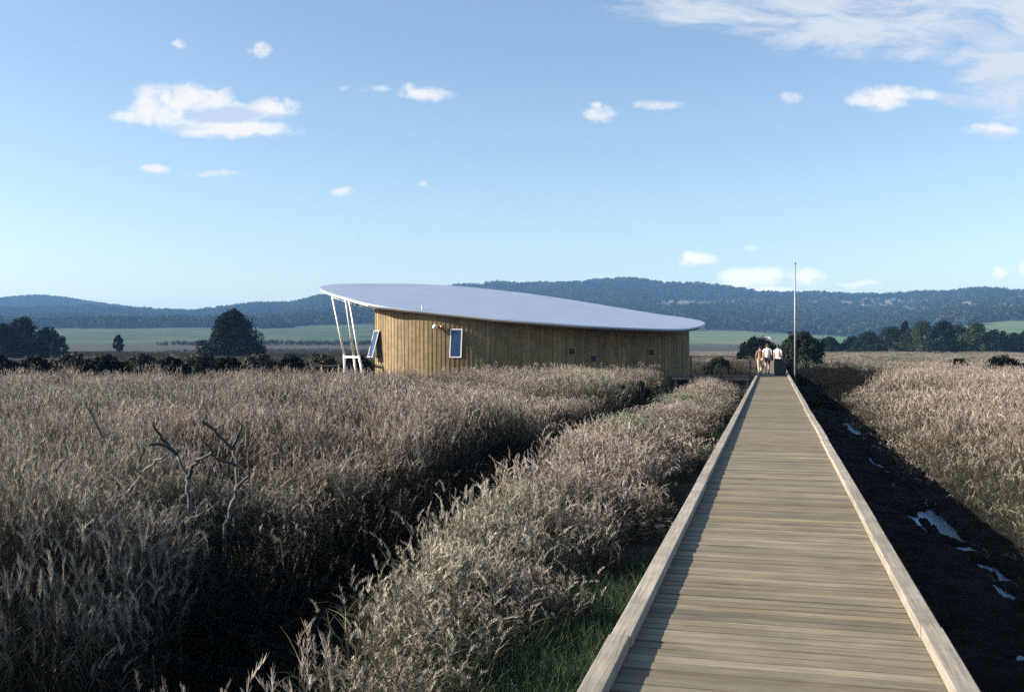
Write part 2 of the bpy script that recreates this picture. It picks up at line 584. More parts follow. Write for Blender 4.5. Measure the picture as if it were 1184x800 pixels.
PLUME = [(.405, .34, .29), (.335, .28, .24), (.49, .42, .36), (.26, .215, .185)]
STRAW = [(.145, .123, .087), (.105, .09, .066), (.205, .172, .124)]
DRYG = [(.052, .056, .042), (.062, .063, .047), (.042, .049, .035)]
STEM = [(.07, .06, .045), (.052, .046, .035)]


def reed_clump(n, rad, hmin, hmax, plume=42, leaves=6, fat=1.0, plumed=.8):
    mb = MB()
    for _ in range(n):
        a, q = random.uniform(0, 2 * math.pi), rad * math.sqrt(random.random())
        x, y = q * math.cos(a), q * math.sin(a)
        H = random.uniform(hmin, hmax)
        lean = Vector((random.gauss(0.03, .09), random.gauss(0, .09), 1)).normalized()
        p = Vector((x, y, 0)); pts = [p.copy()]
        for k in range(4):
            p = p + lean * (H / 4); lean = (lean + Vector((random.gauss(.012, .025), random.gauss(0, .025), 0))).normalized(); pts.append(p.copy())
        sc = jit(random.choice(STEM), .2)
        sd = Vector((random.uniform(-1, 1), random.uniform(-1, 1), 0)).normalized()
        w = .0032 * fat
        for k in range(4):
            w0, w1 = w * (1 - .15 * k), w * (1 - .15 * (k + 1))
            mb.face((pts[k] - sd * w0, pts[k] + sd * w0, pts[k + 1] + sd * w1, pts[k + 1] - sd * w1), sc)
        for k in range(leaves):
            t = random.uniform(.3, .92) * 4
            i = min(int(t), 3); pp = pts[i].lerp(pts[i + 1], t - i)
            az = random.uniform(0, 2 * math.pi)
            d = Vector((math.cos(az), math.sin(az), random.uniform(1.2, 3.2)))
            c = random.choice(STRAW if random.random() < .62 else DRYG)
            ribbon(mb, pp, d, random.uniform(.16, .34), random.uniform(.004, .008) * fat, random.uniform(.6, 2.2), 3, jit(c, .2))
        if random.random() < plumed:
            top = pts[-1]; c0 = random.choice(PLUME)
            lx = Vector((random.gauss(.2, .28), random.gauss(0, .28), 0))
            Lp = random.uniform(.14, .24)
            for k in range(plume):
                t = random.random()
                pp = top + Vector((lx.x * t * t * Lp, lx.y * t * t * Lp, (t - .15) * Lp * (1 - .25 * t * abs(lx.length))))
                az = random.uniform(0, 2 * math.pi); sp = .34 * (1 - t) + .12
                d = Vector((math.cos(az) * sp, math.sin(az) * sp, 1)) + lx * t
                ribbon(mb, pp, d, random.uniform(.03, .075), random.uniform(.0028, .0055) * fat, random.uniform(.2, 1.0), 1, jit(c0, .22))
    return mb


def bushy_clump(n, rad, h, fat=1.0, cols=None, heads=.5):
    """grey green soft growth with seed heads, as on the bank beside the walk"""
    mb = MB()
    cols = cols or [(.15, .132, .10), (.20, .175, .135), (.085, .088, .062), (.27, .23, .18)]
    for _ in range(n):
        a, q = random.uniform(0, 2 * math.pi), rad * math.sqrt(random.random())
        p = Vector((q * math.cos(a), q * math.sin(a), 0))
        H = h * random.uniform(.6, 1.1)
        lean = Vector((random.gauss(0, .16), random.gauss(0, .16), 1)).normalized()
        c = jit(random.choice(cols), .2)
        for k in range(6):
            q2 = p + lean * (H / 6)
            sd = Vector((random.uniform(-1, 1), random.uniform(-1, 1), 0)).normalized() * .0025 * fat
            mb.face((p - sd, p + sd, q2 + sd, q2 - sd), jit(random.choice(STEM), .2))
            for _k in range(5 + k):
                az = random.uniform(0, 2 * math.pi)
                ribbon(mb, p.lerp(q2, random.random()), (math.cos(az), math.sin(az), random.uniform(.3, 1.6)), random.uniform(.035, .09), random.uniform(.003, .0065) * fat, random.uniform(.3, 1.5), 2, jit(c, .25))
            p = q2; lean = (lean + Vector((random.gauss(0, .07), random.gauss(0, .07), 0))).normalized()
        if random.random() < heads:
            for k in range(26):
                ribbon(mb, p + Vector((random.gauss(0, .012), random.gauss(0, .012), random.uniform(-.06, .06))), (random.gauss(0, .5), random.gauss(0, .5), 1), .05, .0045 * fat, .5, 1, jit(random.choice(PLUME), .2))
    return mb


def grass_clump(n, rad, h, cols, w=.006):
    mb = MB()
    for _ in range(n):
        a, q = random.uniform(0, 2 * math.pi), rad * math.sqrt(random.random())
        ribbon(mb, (q * math.cos(a), q * math.sin(a), 0), (random.gauss(0, .35), random.gauss(0, .35), 1), h * random.uniform(.5, 1.1), w, random.uniform(.3, 1.8), 4, jit(random.choice(cols), .25))
    return mb


near_reeds = [reed_clump(30, .34, .78, 1.42).mesh('reed_clump', M['reed']) for _ in range(7)]
mid_reeds = [reed_clump(46, .5, .82, 1.42, plume=16, leaves=4, fat=2.2).mesh('reed_clump', M['reed']) for _ in range(5)]
far_reeds = [reed_clump(60, 1.1, .85, 1.4, plume=8, leaves=2, fat=6).mesh('reed_clump', M['reed']) for _ in range(4)]
bushy = [bushy_clump(22, .3, .95).mesh('marsh_plant', M['reed']) for _ in range(6)]
C_near, C_mid, C_far = lib('near_reed', near_reeds), lib('mid_reed', mid_reeds), lib('far_reed', far_reeds)
C_bank = lib('bank_plant', bushy[:2] + near_reeds)
greens = [(.045, .08, .042), (.06, .095, .048), (.085, .10, .058), (.03, .058, .034)]
C_grass = lib('grass_tuft', [grass_clump(60, .18, .42, greens).mesh('grass_tuft', M['reed']) for _ in range(4)])


def sample(x0, x1, y0, y1, dens, cond):
    n = int((x1 - x0) * (y1 - y0) * dens)
    X, Y = RNG.uniform(x0, x1, n), RNG.uniform(y0, y1, n)
    k = cond(X, Y)
    return X[k], Y[k]


def in_view(X, Y, margin=.06):
    r, f = rf(X, Y)
    return (f > 2) & (np.abs(r / np.maximum(f, .1)) < .515 + margin + 1.2 / np.maximum(f, 1))


def plan_building(X, Y):
    """inside the building or on the side walkway"""
    r, f = rf(X, Y)
    return ((r > -9.5) & (r < 10.4) & (f > 52.9 + .012 * (r - 1) ** 2) & (f < 68)) | ((X > -5) & (X < -.8) & (Y > 54) & (Y < 60))


def strew(name, coll, nvar, X, Y, h, label, cat, tint, first=0):
    n = len(X)
    z = ground_z(X, Y) - .05
    sc = np.stack([RNG.uniform(.9, 1.15, n)] * 2 + [h], -1)
    t = RNG.normal(0, .05, (n, 2))
    return scatter(name, coll, np.stack([X, Y, z], -1), RNG.uniform(0, 6.28, n), t, sc, RNG.integers(first, nvar, n), tint, label, cat)


def tints(X, Y, green=.5):
    """patches that are paler, pinker or greener"""
    a, bq = fbm(X, Y, 7, 41), fbm(X, Y, 3, 47)
    k = .62 + .55 * bq
    g = smooth(.52, .7, a) * green
    return np.stack([k * (1 - .38 * g), k * (1 - .2 * g), k * (1 - .33 * g)], -1)


def left_edge(Y):
    return -5.95 + .85 * (1 - smooth(6, 10.5, Y)) + .16 * np.sin(Y * .55) + .12 * np.sin(Y * 1.7 + 1)


def right_edge(Y):
    return 2.95 + .3 * np.sin(Y * .4 + 2) + .2 * np.sin(Y * 1.3) + np.maximum(0, (Y - 42) * .02) + 4.0 * smooth(44, 66, Y)


def dist(X, Y): return np.hypot(X, Y)


def dips(X, Y):
    """hollows where the growth is low and dark"""
    return smooth(.60, .72, fbm(X, Y, 6.5, 61))


def height(X, Y, lo=.88, hi=1.14):
    return (lo + (hi - lo) * fbm(X, Y, 4.5, 51)) * (1 - .35 * dips(X, Y)) * (.80 + .36 * fbm(X, Y, 1.1, 53, 2)) + RNG.normal(0, .09, len(X))


def left_ok(X, Y):
    ex = left_edge(Y)
    return (X < ex) & in_view(X, Y) & ~plan_building(X, Y) & (rf(X, Y)[1] < np.where(592 + FOC * rf(X, Y)[0] / np.maximum(rf(X, Y)[1], 1) < 440, 45.5 + 1.5 * np.sin(X * .5), 53))


# left field
X, Y = sample(-24, -4.6, 3, 24, 8, lambda X, Y: left_ok(X, Y) & (dist(X, Y) < 21))
low_ = np.exp(-(((X + 6.3) / .9) ** 2 + ((Y - 9.9) / 1.3) ** 2)) + np.exp(-(((X + 6.0) / .8) ** 2 + ((Y - 10.6) / .9) ** 2))
strew('reed_bed', C_near, 7, X, Y, height(X, Y) * (1 - .55 * np.minimum(low_, 1)), 'dry feathery reeds on the far side of the left channel', 'reeds', tints(X, Y, .25))
X, Y = sample(-60, 4, 14, 60, 3.2, lambda X, Y: left_ok(X, Y) & (dist(X, Y) >= 20) )
strew('reed_bed', C_mid, 5, X, Y, height(X, Y), 'pale reed bed spreading before the curved timber building', 'reeds', tints(X, Y))
# bank between channel and walk
def bank_ok(X, Y):
    lo = bank_edge(Y) + .12 * np.sin(Y * .8) + .3 * (vnoise(X, Y, 1.2, 3) - .5)
    hi = -1.95 + .28 * np.sin(Y * .9 + 1) + .2 * np.sin(Y * 2.3) - .45 * (1 - smooth(7, 11, Y))
    return (X > lo) & (X < hi) & in_view(X, Y, .1) & (RNG.random(len(X)) < lerp(.6, 1, smooth(4.5, 8, Y)) * smooth(-.15, .5, X - lo))
X, Y = sample(-5, -1.2, 3, 22, 15, bank_ok)
hb = (.48 + .44 * fbm(X, Y, 1.6, 71)) * (1 - .42 * smooth(-3.3, -1.9, X)) * lerp(.78, 1.0, smooth(4, 9, Y)) + RNG.normal(0, .07, len(X))
strew('reed_bed', C_bank, 9, X, Y, hb, 'grey soft marsh plants on the bank left of the boardwalk', 'reeds', tints(X, Y, .35) * 1.25)
X, Y = sample(-5, -1.4, 22, 53, 6, bank_ok)
strew('reed_bed', C_mid, 5, X, Y, (.42 + .45 * fbm(X, Y, 2.2, 71)) * (1 - .35 * smooth(-3.2, -1.9, X)), 'reeds along the far stretch of the boardwalk bank', 'reeds', tints(X, Y, .9))
# right field
ro = lambda X, Y: (X > right_edge(Y)) & in_view(X, Y)
X, Y = sample(2.8, 22, 8, 30, 6, lambda X, Y: ro(X, Y) & (dist(X, Y) < 26))
strew('reed_bed', C_near, 7, X, Y, height(X, Y, .85, 1.1) * lerp(.38, 1, smooth(0, 1.7, X - right_edge(Y))), 'sunlit pale reeds on the right bank of the muddy ditch', 'reeds', tints(X, Y, .6))
X, Y = sample(2.8, 50, 20, 84, 3, lambda X, Y: ro(X, Y) & (dist(X, Y) >= 25) & (dist(X, Y) < 84))
strew('reed_bed', C_mid, 5, X, Y, height(X, Y, .7, 1.15) * lerp(.4, 1, smooth(0, 1.7, X - right_edge(Y))), 'broad reed bed beyond the ditch right of the boardwalk', 'reeds', tints(X, Y, .8))
# far flats, both sides
X, Y = sample(-150, 150, 50, 265, .55, lambda X, Y: in_view(X, Y) & (dist(X, Y) > 60) & (dist(X, Y) < 262) & ~plan_building(X, Y) & (dist(X, Y) > 82) & (X > 2.2) & ((X > 7.5) | (Y > 97)))
strew('reed_bed', C_far, 4, X, Y, height(X, Y, .5, 1.0), 'dull brown reeds across the distant flats', 'reeds', tints(X, Y, 1.0) * .9)
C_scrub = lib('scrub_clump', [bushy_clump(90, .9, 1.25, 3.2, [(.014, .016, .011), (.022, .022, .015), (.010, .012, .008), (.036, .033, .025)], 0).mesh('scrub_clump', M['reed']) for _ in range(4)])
X, Y = sample(-150, -2, 40, 230, 1.0, lambda X, Y: in_view(X, Y) & (rf(X, Y)[1] > 46.5) & (592 + FOC * rf(X, Y)[0] / np.maximum(rf(X, Y)[1], 1) < np.where(rf(X, Y)[1] < 66, 425, 1184)) & (dist(X, Y) < 190) & ~plan_building(X, Y) & (RNG.random(len(X)) < np.where(dist(X, Y) > 110, .35, 1)) & ((fbm(X, Y, 9, 95) > .40) | (dist(X, Y) < 64)))
strew('undergrowth', C_scrub, 4, X, Y, (.3 + .8 * smooth(.3, .75, fbm(X, Y, 5, 97, 2))) * lerp(1, .7, smooth(80, 140, dist(X, Y))), 'dark low scrub and rushes covering the left flats', 'scrub', tints(X, Y, .3) * lerp(1, 2.6, smooth(58, 95, dist(X, Y)))[:, None])
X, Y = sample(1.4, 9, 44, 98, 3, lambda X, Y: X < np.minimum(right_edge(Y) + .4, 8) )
strew('undergrowth', C_scrub, 4, X, Y, RNG.uniform(.12, .3, len(X)) + .4 * smooth(.45, .7, fbm(X, Y, 3, 99)), 'low rushes at the far end of the ditch, planted dark in place of the building shadow', 'scrub', np.ones((len(X), 3)) * .4)  # added to fill the building's shadow wedge, tinted dark for it
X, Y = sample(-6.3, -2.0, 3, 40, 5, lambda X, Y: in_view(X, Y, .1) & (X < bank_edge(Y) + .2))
strew('undergrowth', C_scrub, 4, X, Y, RNG.uniform(.10, .30, len(X)), 'wet sedge covering the floor of the left channel, its shade put in as black', 'sedge', np.ones((len(X), 3)) * .35)  # near-black tint carries the channel's shade
X, Y = sample(-3.8, -2.0, 3.6, 5.6, 1.6, lambda X, Y: in_view(X, Y, .1))
strew('reed_bed', C_near, 7, X, Y, RNG.uniform(.55, .85, len(X)), 'a few pale reed stalks rising at the bottom edge of the dark channel', 'reeds', np.ones((len(X), 3)) * .8)
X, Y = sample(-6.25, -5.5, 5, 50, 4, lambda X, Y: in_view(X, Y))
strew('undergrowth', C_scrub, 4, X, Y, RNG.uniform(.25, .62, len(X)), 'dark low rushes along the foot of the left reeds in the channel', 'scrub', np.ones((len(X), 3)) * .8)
X, Y = sample(1.1, 3.5, 7, 34, 7, lambda X, Y: in_view(X, Y) & (fbm(X, Y, .8, 87) > .52))
strew('undergrowth', C_grass, 4, X, Y, RNG.uniform(.2, .7, len(X)), 'sparse dark sedge tufts standing in the wet ditch mud', 'sedge', np.ones((len(X), 3)) * .5)
X, Y = sample(2.5, 4.6, 7, 48, 16, lambda X, Y: in_view(X, Y) & (X > right_edge(Y) - .35) & (X < right_edge(Y) + .9))
strew('undergrowth', C_grass, 4, X, Y, RNG.uniform(.5, 1.3, len(X)), 'grey green sedge fringe at the foot of the right reed bank', 'sedge', tints(X, Y) * np.array((1.45, .98, 1.2)))
X, Y = sample(-300, 40, 180, 520, .045, lambda X, Y: in_view(X, Y) & (fbm(X, Y, 30, 88) > .45))
_c = cover(X, Y); _k = (_c[3] > 399.5) & (_c[2] < 436)
X, Y = X[_k], Y[_k]
strew('undergrowth', C_scrub, 4, X, Y, RNG.uniform(.5, 1.2, len(X)), 'low dull bushes dotted over the brown flats before the hedge line', 'scrub', np.ones((len(X), 3)) * 1.8)
X, Y = sample(-420, 60, 260, 760, .05, lambda X, Y: in_view(X, Y))
_c = cover(X, Y); _k = (_c[3] > 396.5) & (_c[3] < 399.2) & (_c[2] < 436) & (fbm(X, Y, 25, 89) > .28)
X, Y = X[_k], Y[_k]
strew('undergrowth', C_scrub, 4, X, Y, RNG.uniform(1.3, 2.6, len(X)), 'dark hedge line between the flats and the left green field', 'hedge', np.ones((len(X), 3)) * .8)
X, Y = sample(-60, 2, 95, 330, .5, lambda X, Y: in_view(X, Y) & (np.abs(592 + FOC * rf(X, Y)[0] / np.maximum(rf(X, Y)[1], 1) - 848) < 48))
strew('reed_bed', C_far, 4, X, Y, RNG.uniform(.4, .9, len(X)), 'dull brown reeds far off between the building and the walkers', 'reeds', tints(X, Y, .6) * .9)
# green grass beside the walk
X, Y = sample(-2.5, -1.0, 4, 12, 60, lambda X, Y: (fbm(X, Y, 1.3, 81) > .38 + .05 * np.maximum(Y - 8.5, 0)) & (Y < 10.5))
strew('grass', C_grass, 4, X, Y, RNG.uniform(.6, 1.2, len(X)), 'bright green grass tufts at the foot of the boardwalk kerb', 'grass', np.ones((len(X), 3)))
X, Y = sample(-2.4, -.95, 10, 50, 14, lambda X, Y: fbm(X, Y, 1.3, 83) > .5)
strew('grass', C_grass, 4, X, Y, RNG.uniform(.3, .8, len(X)), 'thin dull grass on the mud strip by the walk', 'grass', np.ones((len(X), 3)) * .8)
X, Y = sample(1.2, 3.5, 34, 74, 5, lambda X, Y: fbm(X, Y, 1.8, 85) > .52)
strew('grass', C_grass, 4, X, Y, RNG.uniform(.4, 1.1, len(X)), 'scattered tufts in the ditch far along the walk', 'grass', np.ones((len(X), 3)) * 1.3)


# ------------------------------------------------------------------ wooded hills
def blob_tree(nq, seed):
    rnd = random.Random(seed); mb = MB()
    cl = [(rnd.gauss(0, .28), rnd.gauss(0, .28), rnd.uniform(.35, .95), rnd.uniform(.2, .34)) for _ in range(9)]
    for i in range(nq):
        cx, cy, cz, cr = rnd.choice(cl)
        d = Vector((rnd.gauss(0, 1), rnd.gauss(0, 1), rnd.gauss(0, 1))).normalized()
        p = Vector((cx, cy, cz)) + d * cr
        n = (d + Vector((rnd.gauss(0, .35), rnd.gauss(0, .35), rnd.gauss(0, .35)))).normalized()
        x = n.orthogonal().normalized(); y = n.cross(x); s = rnd.uniform(.07, .14)
        c = tuple(v * rnd.uniform(.8, 1.25) for v in (.013, .018, .011))
        mb.face((p - x * s - y * s, p + x * s - y * s * .6, p + x * s + y * s, p - x * s * .7 + y * s), c)
    mb.tube([(0, 0, -.1), (0, 0, .6)], [.03, .015], 4, (.10, .09, .075))
    return mb.mesh('hill_tree', M['forest'])


C_forest = lib('hill_tree', [blob_tree(110, k) for k in range(5)])
n = 120000
ang = RNG.uniform(-math.radians(31), math.radians(31), n)
D = np.sqrt(RNG.uniform(1440 ** 2, 2950 ** 2, n))
r, f = D * np.sin(ang), D * np.cos(ang)
X, Y = r * CP - f * SP, r * SP + f * CP
clearing, grass, x, y, Dd = cover(X, Y)
thin = fbm(X, Y, 120, 91)
p = (1 - .93 * clearing) * (1 - smooth(.25, .5, grass)) * lerp(.25, 1, smooth(.28, .5, thin)) * .62
p = p * smooth(1440, 1560, Dd + (thin - .5) * 200)
keep = RNG.random(n) < p
X, Y, thin = X[keep], Y[keep], thin[keep]
hh = RNG.uniform(7, 15, len(X)) * lerp(.8, 1.1, thin)
t_ = RNG.uniform(.35, 2.3, (len(X), 1)) * np.stack([RNG.uniform(.8, 1.3, len(X)), RNG.uniform(.9, 1.15, len(X)), RNG.uniform(.8, 1.15, len(X))], -1)
scatter('forest', C_forest, np.stack([X, Y, ground_z(X, Y) - .3], -1), RNG.uniform(0, 6.28, len(X)), np.zeros((len(X), 2)), np.stack([hh * RNG.uniform(.6, .95, len(X))] * 2 + [hh], -1), RNG.integers(0, 5, len(X)), t_, 'eucalypt woodland covering the hills along the skyline', 'forest')
# wooded far hill on the left
n = 16000
ang = RNG.uniform(-math.radians(31), -math.radians(13), n); D = RNG.uniform(3150, 3680, n)
r, f = D * np.sin(ang), D * np.cos(ang); X, Y = r * CP - f * SP, r * SP + f * CP
hh = RNG.uniform(8, 13, n)
scatter('forest', C_forest, np.stack([X, Y, ground_z(X, Y) - .3], -1), RNG.uniform(0, 6.28, n), np.zeros((n, 2)), np.stack([hh * 1.6] * 2 + [hh], -1), RNG.integers(0, 5, n), np.ones((n, 3)), 'woodland on the pale blue rounded hill at far left', 'forest')


# ------------------------------------------------------------------ single trees and bushes
def make_tree(name, base, H, Wd, label, cat='tree', group=None, n=2200, leaf=.3, dense=2.6, col=(.028, .04, .022), low=.12, shape='round', seed=0, wood=True):
    rnd = random.Random(seed)
    root = empty(name, base, label, cat, group)
    B = Vector(base)
    tr = MB()
    top = B + Vector((rnd.uniform(-.04, .04) * H, 0, H * .8))
    kpts = [B + Vector((0, 0, -.4)), B + Vector((rnd.uniform(-.02, .02) * H, 0, H * .3)), B + Vector((rnd.uniform(-.04, .04) * H, rnd.uniform(-.03, .03) * H, H * .55)), top]
    rt = max(.05, H * .022)
    tr.tube(kpts, [rt * 1.3, rt, rt * .7, rt * .25], 7)
    cl = []
    nc = 46 if wood else 40
    for k in range(nc):
        t = (k + rnd.random()) / nc
        h = low + (1 - low) * t
        if shape == 'cone': wr = (1 - t) ** .75 * 1.0 + .06
        elif shape == 'dome': wr = (1 - t ** 1.5) ** .62 + .05
        elif shape == 'mound': wr = math.sqrt(max(0.04, 1 - t ** 2))
        else: wr = math.sqrt(max(.05, 1 - (2 * t - .85) ** 2 * .85))
        a = k * 2.399 + rnd.uniform(-.4, .4)
        q = Wd * .5 * wr * rnd.uniform(.45, .95)
        cr = min(Wd * rnd.uniform(.09, .19) * (.75 if shape == 'cone' else 1), H * rnd.uniform(.13, .24))
        c = B + Vector((math.cos(a) * q, math.sin(a) * q, max(cr * .6, (H - cr * .8) * h)))
        cl.append((c, cr, rnd.uniform(.75, 1.3)))
        if k % 2 == 0:
            s = B + Vector((0, 0, H * max(.08, h * .7)))
            mid = s.lerp(c, .5) + Vector((0, 0, H * .03))
            tr.tube([s, mid, c], [rt * .5, rt * .3, rt * .1], 5)
    cr_ = MB()
    for i in range(int(n * dense)):
        c, cr, br = cl[rnd.randrange(len(cl))]
        d = Vector((rnd.gauss(0, 1), rnd.gauss(0, 1), rnd.gauss(0, 1) + .15)).normalized()
        p = c + d * cr * (rnd.random() ** .4)
        if p.z < B.z + .02 * H: p.z = B.z + rnd.uniform(.02, .1) * H
        nn = (d + Vector((rnd.gauss(0, .5), rnd.gauss(0, .5), rnd.gauss(0, .5)))).normalized()
        x = nn.orthogonal().normalized(); x.rotate(Matrix.Rotation(rnd.uniform(0, 6.28), 3, nn)); yv = nn.cross(x)
        s = leaf * rnd.uniform(.5, 1.1)
        k = br * rnd.uniform(.75, 1.3)
        cc = (col[0] * k, col[1] * k, col[2] * k)
        cr_.face((p - x * s * .5, p + yv * s * .32, p + x * s * .6, p - yv * s * .32), cc)
    tr.build('trunk', M['bark'], root, True)
    cr_.build('crown', M['leaf'], root)
    return root


def tree_px(name, cx, wpx, top, f, label, zb=-1.0, **kw):
    g = W((cx - 592) / FOC * f, f)
    zb = float(ground_z(g.x, g.y)) if zb is None else zb
    H = EYE + (400 - top) / FOC * f - zb
    return make_tree(name, (g.x, g.y, zb), H, wpx / FOC * f, label, seed=int(cx * 7 + f), **kw)


DK = (.0045, .006, .0042); DG = (.011, .016, .009); SC = (.045, .044, .033)
tree_px('dark_tree', 268, 74, 357, 200, 'large dark evergreen tree standing alone left of the building', n=5200, leaf=.55, col=DK, shape='dome', low=.02)
tree_px('dark_tree', 2, 58, 374, 215, 'dark rounded tree cut by the left picture edge, lower than its neighbour', n=2600, leaf=.55, col=DK, low=.02, shape='dome', group='dark trees at far left')
tree_px('dark_tree', 26, 54, 366, 225, 'tallest dark tree of the clump on the far left flats', n=3000, leaf=.55, col=DK, low=.02, shape='dome', group='dark trees at far left')
tree_px('dark_tree', 54, 46, 378, 220, 'low spreading dark tree, rightmost of the far left clump', n=2400, leaf=.55, col=DK, low=.03, shape='mound', group='dark trees at far left')
tree_px('small_tree', 137, 11, 387, 240, 'small round bush like tree alone on the edge of the green field', n=700, leaf=.45, col=DK, low=.3)
tree_px('dark_tree', 877, 60, 389.5, 125, 'low dark mounded bush spreading behind the walkers', cat='bush', n=2600, leaf=.4, col=DK, low=.02, shape='mound', wood=False)
tree_px('dark_tree', 926, 66, 383, 98, 'broad dark green bush behind the tall slim pole', cat='bush', n=3600, leaf=.34, col=(.012, .018, .010), low=.02, shape='mound', wood=False)
RT = [(1004, 24, 380, 'round', 'small rounded tree at the left end of the right hand tree row'),
      (1030, 26, 374, 'round', 'second tree from the left in the right hand tree row'),
      (1047, 15, 368.5, 'cone', 'narrow pointed dark conifer in the right hand tree row'),
      (1066, 34, 368, 'round', 'broad round topped green tree just right of the pointed conifer'),
      (1090, 26, 367.5, 'round', 'tall dark tree near the middle of the right hand row'),
      (1108, 30, 372, 'round', 'full green tree between the tall dark tree and the gabled crown'),
      (1128, 28, 368.5, 'round', 'tall pale green tree with a peaked crown by the green paddock'),
      (1150, 30, 378, 'mound', 'low dark rounded tree under the green paddock'),
      (1172, 30, 382, 'mound', 'lower dark tree right of the rounded one under the paddock'),
      (1192, 34, 379, 'mound', 'dark tree cut by the right picture edge')]
for i, (cx, wp, tp, sh, lb) in enumerate(RT):
    tree_px('row_tree', cx, wp * 1.6, tp + 2.5, 285 + 12 * (i % 3), lb, n=2000, leaf=.6, col=[DG, DK, (.022, .03, .016)][[0, 0, 1, 2, 1, 0, 2, 1, 1, 1][i]], low=.02, shape='dome' if sh == 'round' else sh, group='tree row on the right flats')
for cx, wp, tp, lb in [(985, 34, 389, 'low hedge like tree left of the right hand row, over pale reeds'), (958, 30, 389, 'low dark tree nearest the pole along the far hedge line')]:
    tree_px('row_tree', cx, wp, tp, 300, lb, n=1200, leaf=.75, col=DK, low=.02, shape='mound', group='tree row on the right flats')
# far hedgerow trees on the green field
for i, cx in enumerate([305, 312, 320, 328, 336]):
    tree_px('hedge_tree', cx, 10, 371.5 + abs(i - 2) * .8, 1300, 'dark tree in the short hedgerow on the green field right of the lone evergreen', zb=None, n=260, leaf=3.0, col=DK, low=.05, group='hedgerow trees right of the lone evergreen')
for i, (cx, wp, tp) in enumerate([(98, 12, 378), (110, 12, 377), (124, 8, 376.5), (137, 8, 377)]):
    tree_px('hedge_tree', cx, wp, tp, 1380, 'dark tree in the thin hedgerow at the foot of the left hills', zb=None, n=240, leaf=3.0, col=DK, low=.05, group='hedgerow trees below the left hills')
# dark scrub between the reed bed and the far flats
SB = [(-8, 74, 409, 62, 'dark scrub bush at the left picture edge behind the pale reeds'),
      (42, 50, 412, 58, 'dark low scrub bush second from the left edge'),
      (82, 60, 407, 74, 'dull brownish olive bush between the two left scrub clumps'),
      (122, 74, 411, 57, 'dark spreading scrub bush below the small lone tree'),
      (165, 62, 408, 70, 'olive scrub bush right of the one below the lone tree'),
      (196, 60, 413, 55, 'dark rounded scrub bush left of the lone evergreen'),
      (232, 56, 408, 72, 'olive scrub bush just before the lone evergreen'),
      (262, 60, 413, 56, 'low dark scrub bush under the lone evergreen'),
      (300, 64, 409, 66, 'olive scrub bush right of the lone evergreen'),
      (338, 56, 412, 60, 'low dark scrub bush between evergreen and white struts'),
      (372, 54, 409, 72, 'olive scrub bush left of the white roof struts'),
      (414, 50, 411, 76, 'dark scrub bush behind the white roof struts')]
for i, (cx, wp, tp, f, lb) in enumerate(SB):
    tree_px('scrub_bush', cx, wp, tp, f, lb, cat='bush', n=1500, leaf=.3, col=[DK, DK, SC, DK, SC, DK, SC, DK, SC, DK, SC, DK][i], low=.02, shape='mound', wood=False, group='scrub bushes on the left flats')
for i, (cx, wp, tp, f, lb) in enumerate([(1158, 70, 410, 62, 'wide dark scrub bush in the right reeds near the picture edge'), (1108, 36, 414, 66, 'small dark bush left of the wide scrub bush in the right reeds'),
                                      (832, 42, 413, 68, 'dark green bush between the building and the side path')]):
    tree_px('scrub_bush', cx, wp, tp, f, lb, cat='bush', n=1500, leaf=.22, col=DG if i == 2 else DK, low=.02, shape='mound', wood=False, group='scrub bushes beside the walk and in the right reeds')
for i, (cx, wp, tp, f, lb) in enumerate([(738, 34, 440, 45, 'green shrub at the end of the left reeds against the dark wall'), (764, 30, 437, 48, 'pale green shrub before the right part of the timber wall'), (716, 26, 444, 42, 'low dark shrub where the left channel ends')]):
    tree_px('marsh_shrub', cx, wp, tp, f, lb, cat='shrub', n=1100, leaf=.13, col=[DG, (.11, .115, .06), DK][i], low=.02, shape='mound', wood=False, group='shrubs before the timber wall')

# ------------------------------------------------------------------ dead shrubs
def dead(name, base_xy, f, lines, label):
    """lines: [points in tenths of the enlarged view], thick -> thin; every branch leaves towards its own depth"""
    def pt(p, df): return at(p[0] / 3.588, 440 + p[1] / 3.588, f + df)
    b0 = pt(base_xy, 0); g = Vector((b0.x, b0.y, float(ground_z(b0.x, b0.y))))
    root = empty(name, g, label, 'dead shrub', 'bare dead shrubs in the reeds')
    for i, (w0, w1, d1, pts) in enumerate(lines):
        d0 = 0 if i == 0 else .0
        mb = MB(); P = []
        for k, q in enumerate(pts):
            t = k / (len(pts) - 1)
            P.append(pt(q, d1[0] + (d1[1] - d1[0]) * t))
        if i == 0: P = [g + Vector((0, 0, -.1)), g.lerp(P[0], .55)] + P
        # crooked growth between the joints
        Q = []
        for k in range(len(P) - 1):
            for s in range(3):
                t = s / 3
                j = 0 if s == 0 else .012
                Q.append(P[k].lerp(P[k + 1], t) + Vector((random.gauss(0, j), random.gauss(0, j), random.gauss(0, j * .6))))
        Q.append(P[-1])
        rad = [(1.15 if i == 0 else 1.65) * lerp(w0, w1, k / (len(Q) - 1)) for k in range(len(Q))]
        mb.tube(Q, rad, 7)
        for _ in range(2 if i else 3):
            k = random.randrange(len(Q) // 2, len(Q) - 1)
            d = Vector((random.gauss(0, 1), random.gauss(0, 1), random.uniform(.2, 1.2))).normalized()
            e = Q[k] + d * random.uniform(.08, .2)
            mb.tube([Q[k], Q[k].lerp(e, .5) + Vector((.01, .01, .015)), e], [rad[k] * .6, rad[k] * .4, .003], 5)
        mb.build('trunk' if i == 0 else 'branch', M['dead' if i == 0 else 'twig'], root, True)


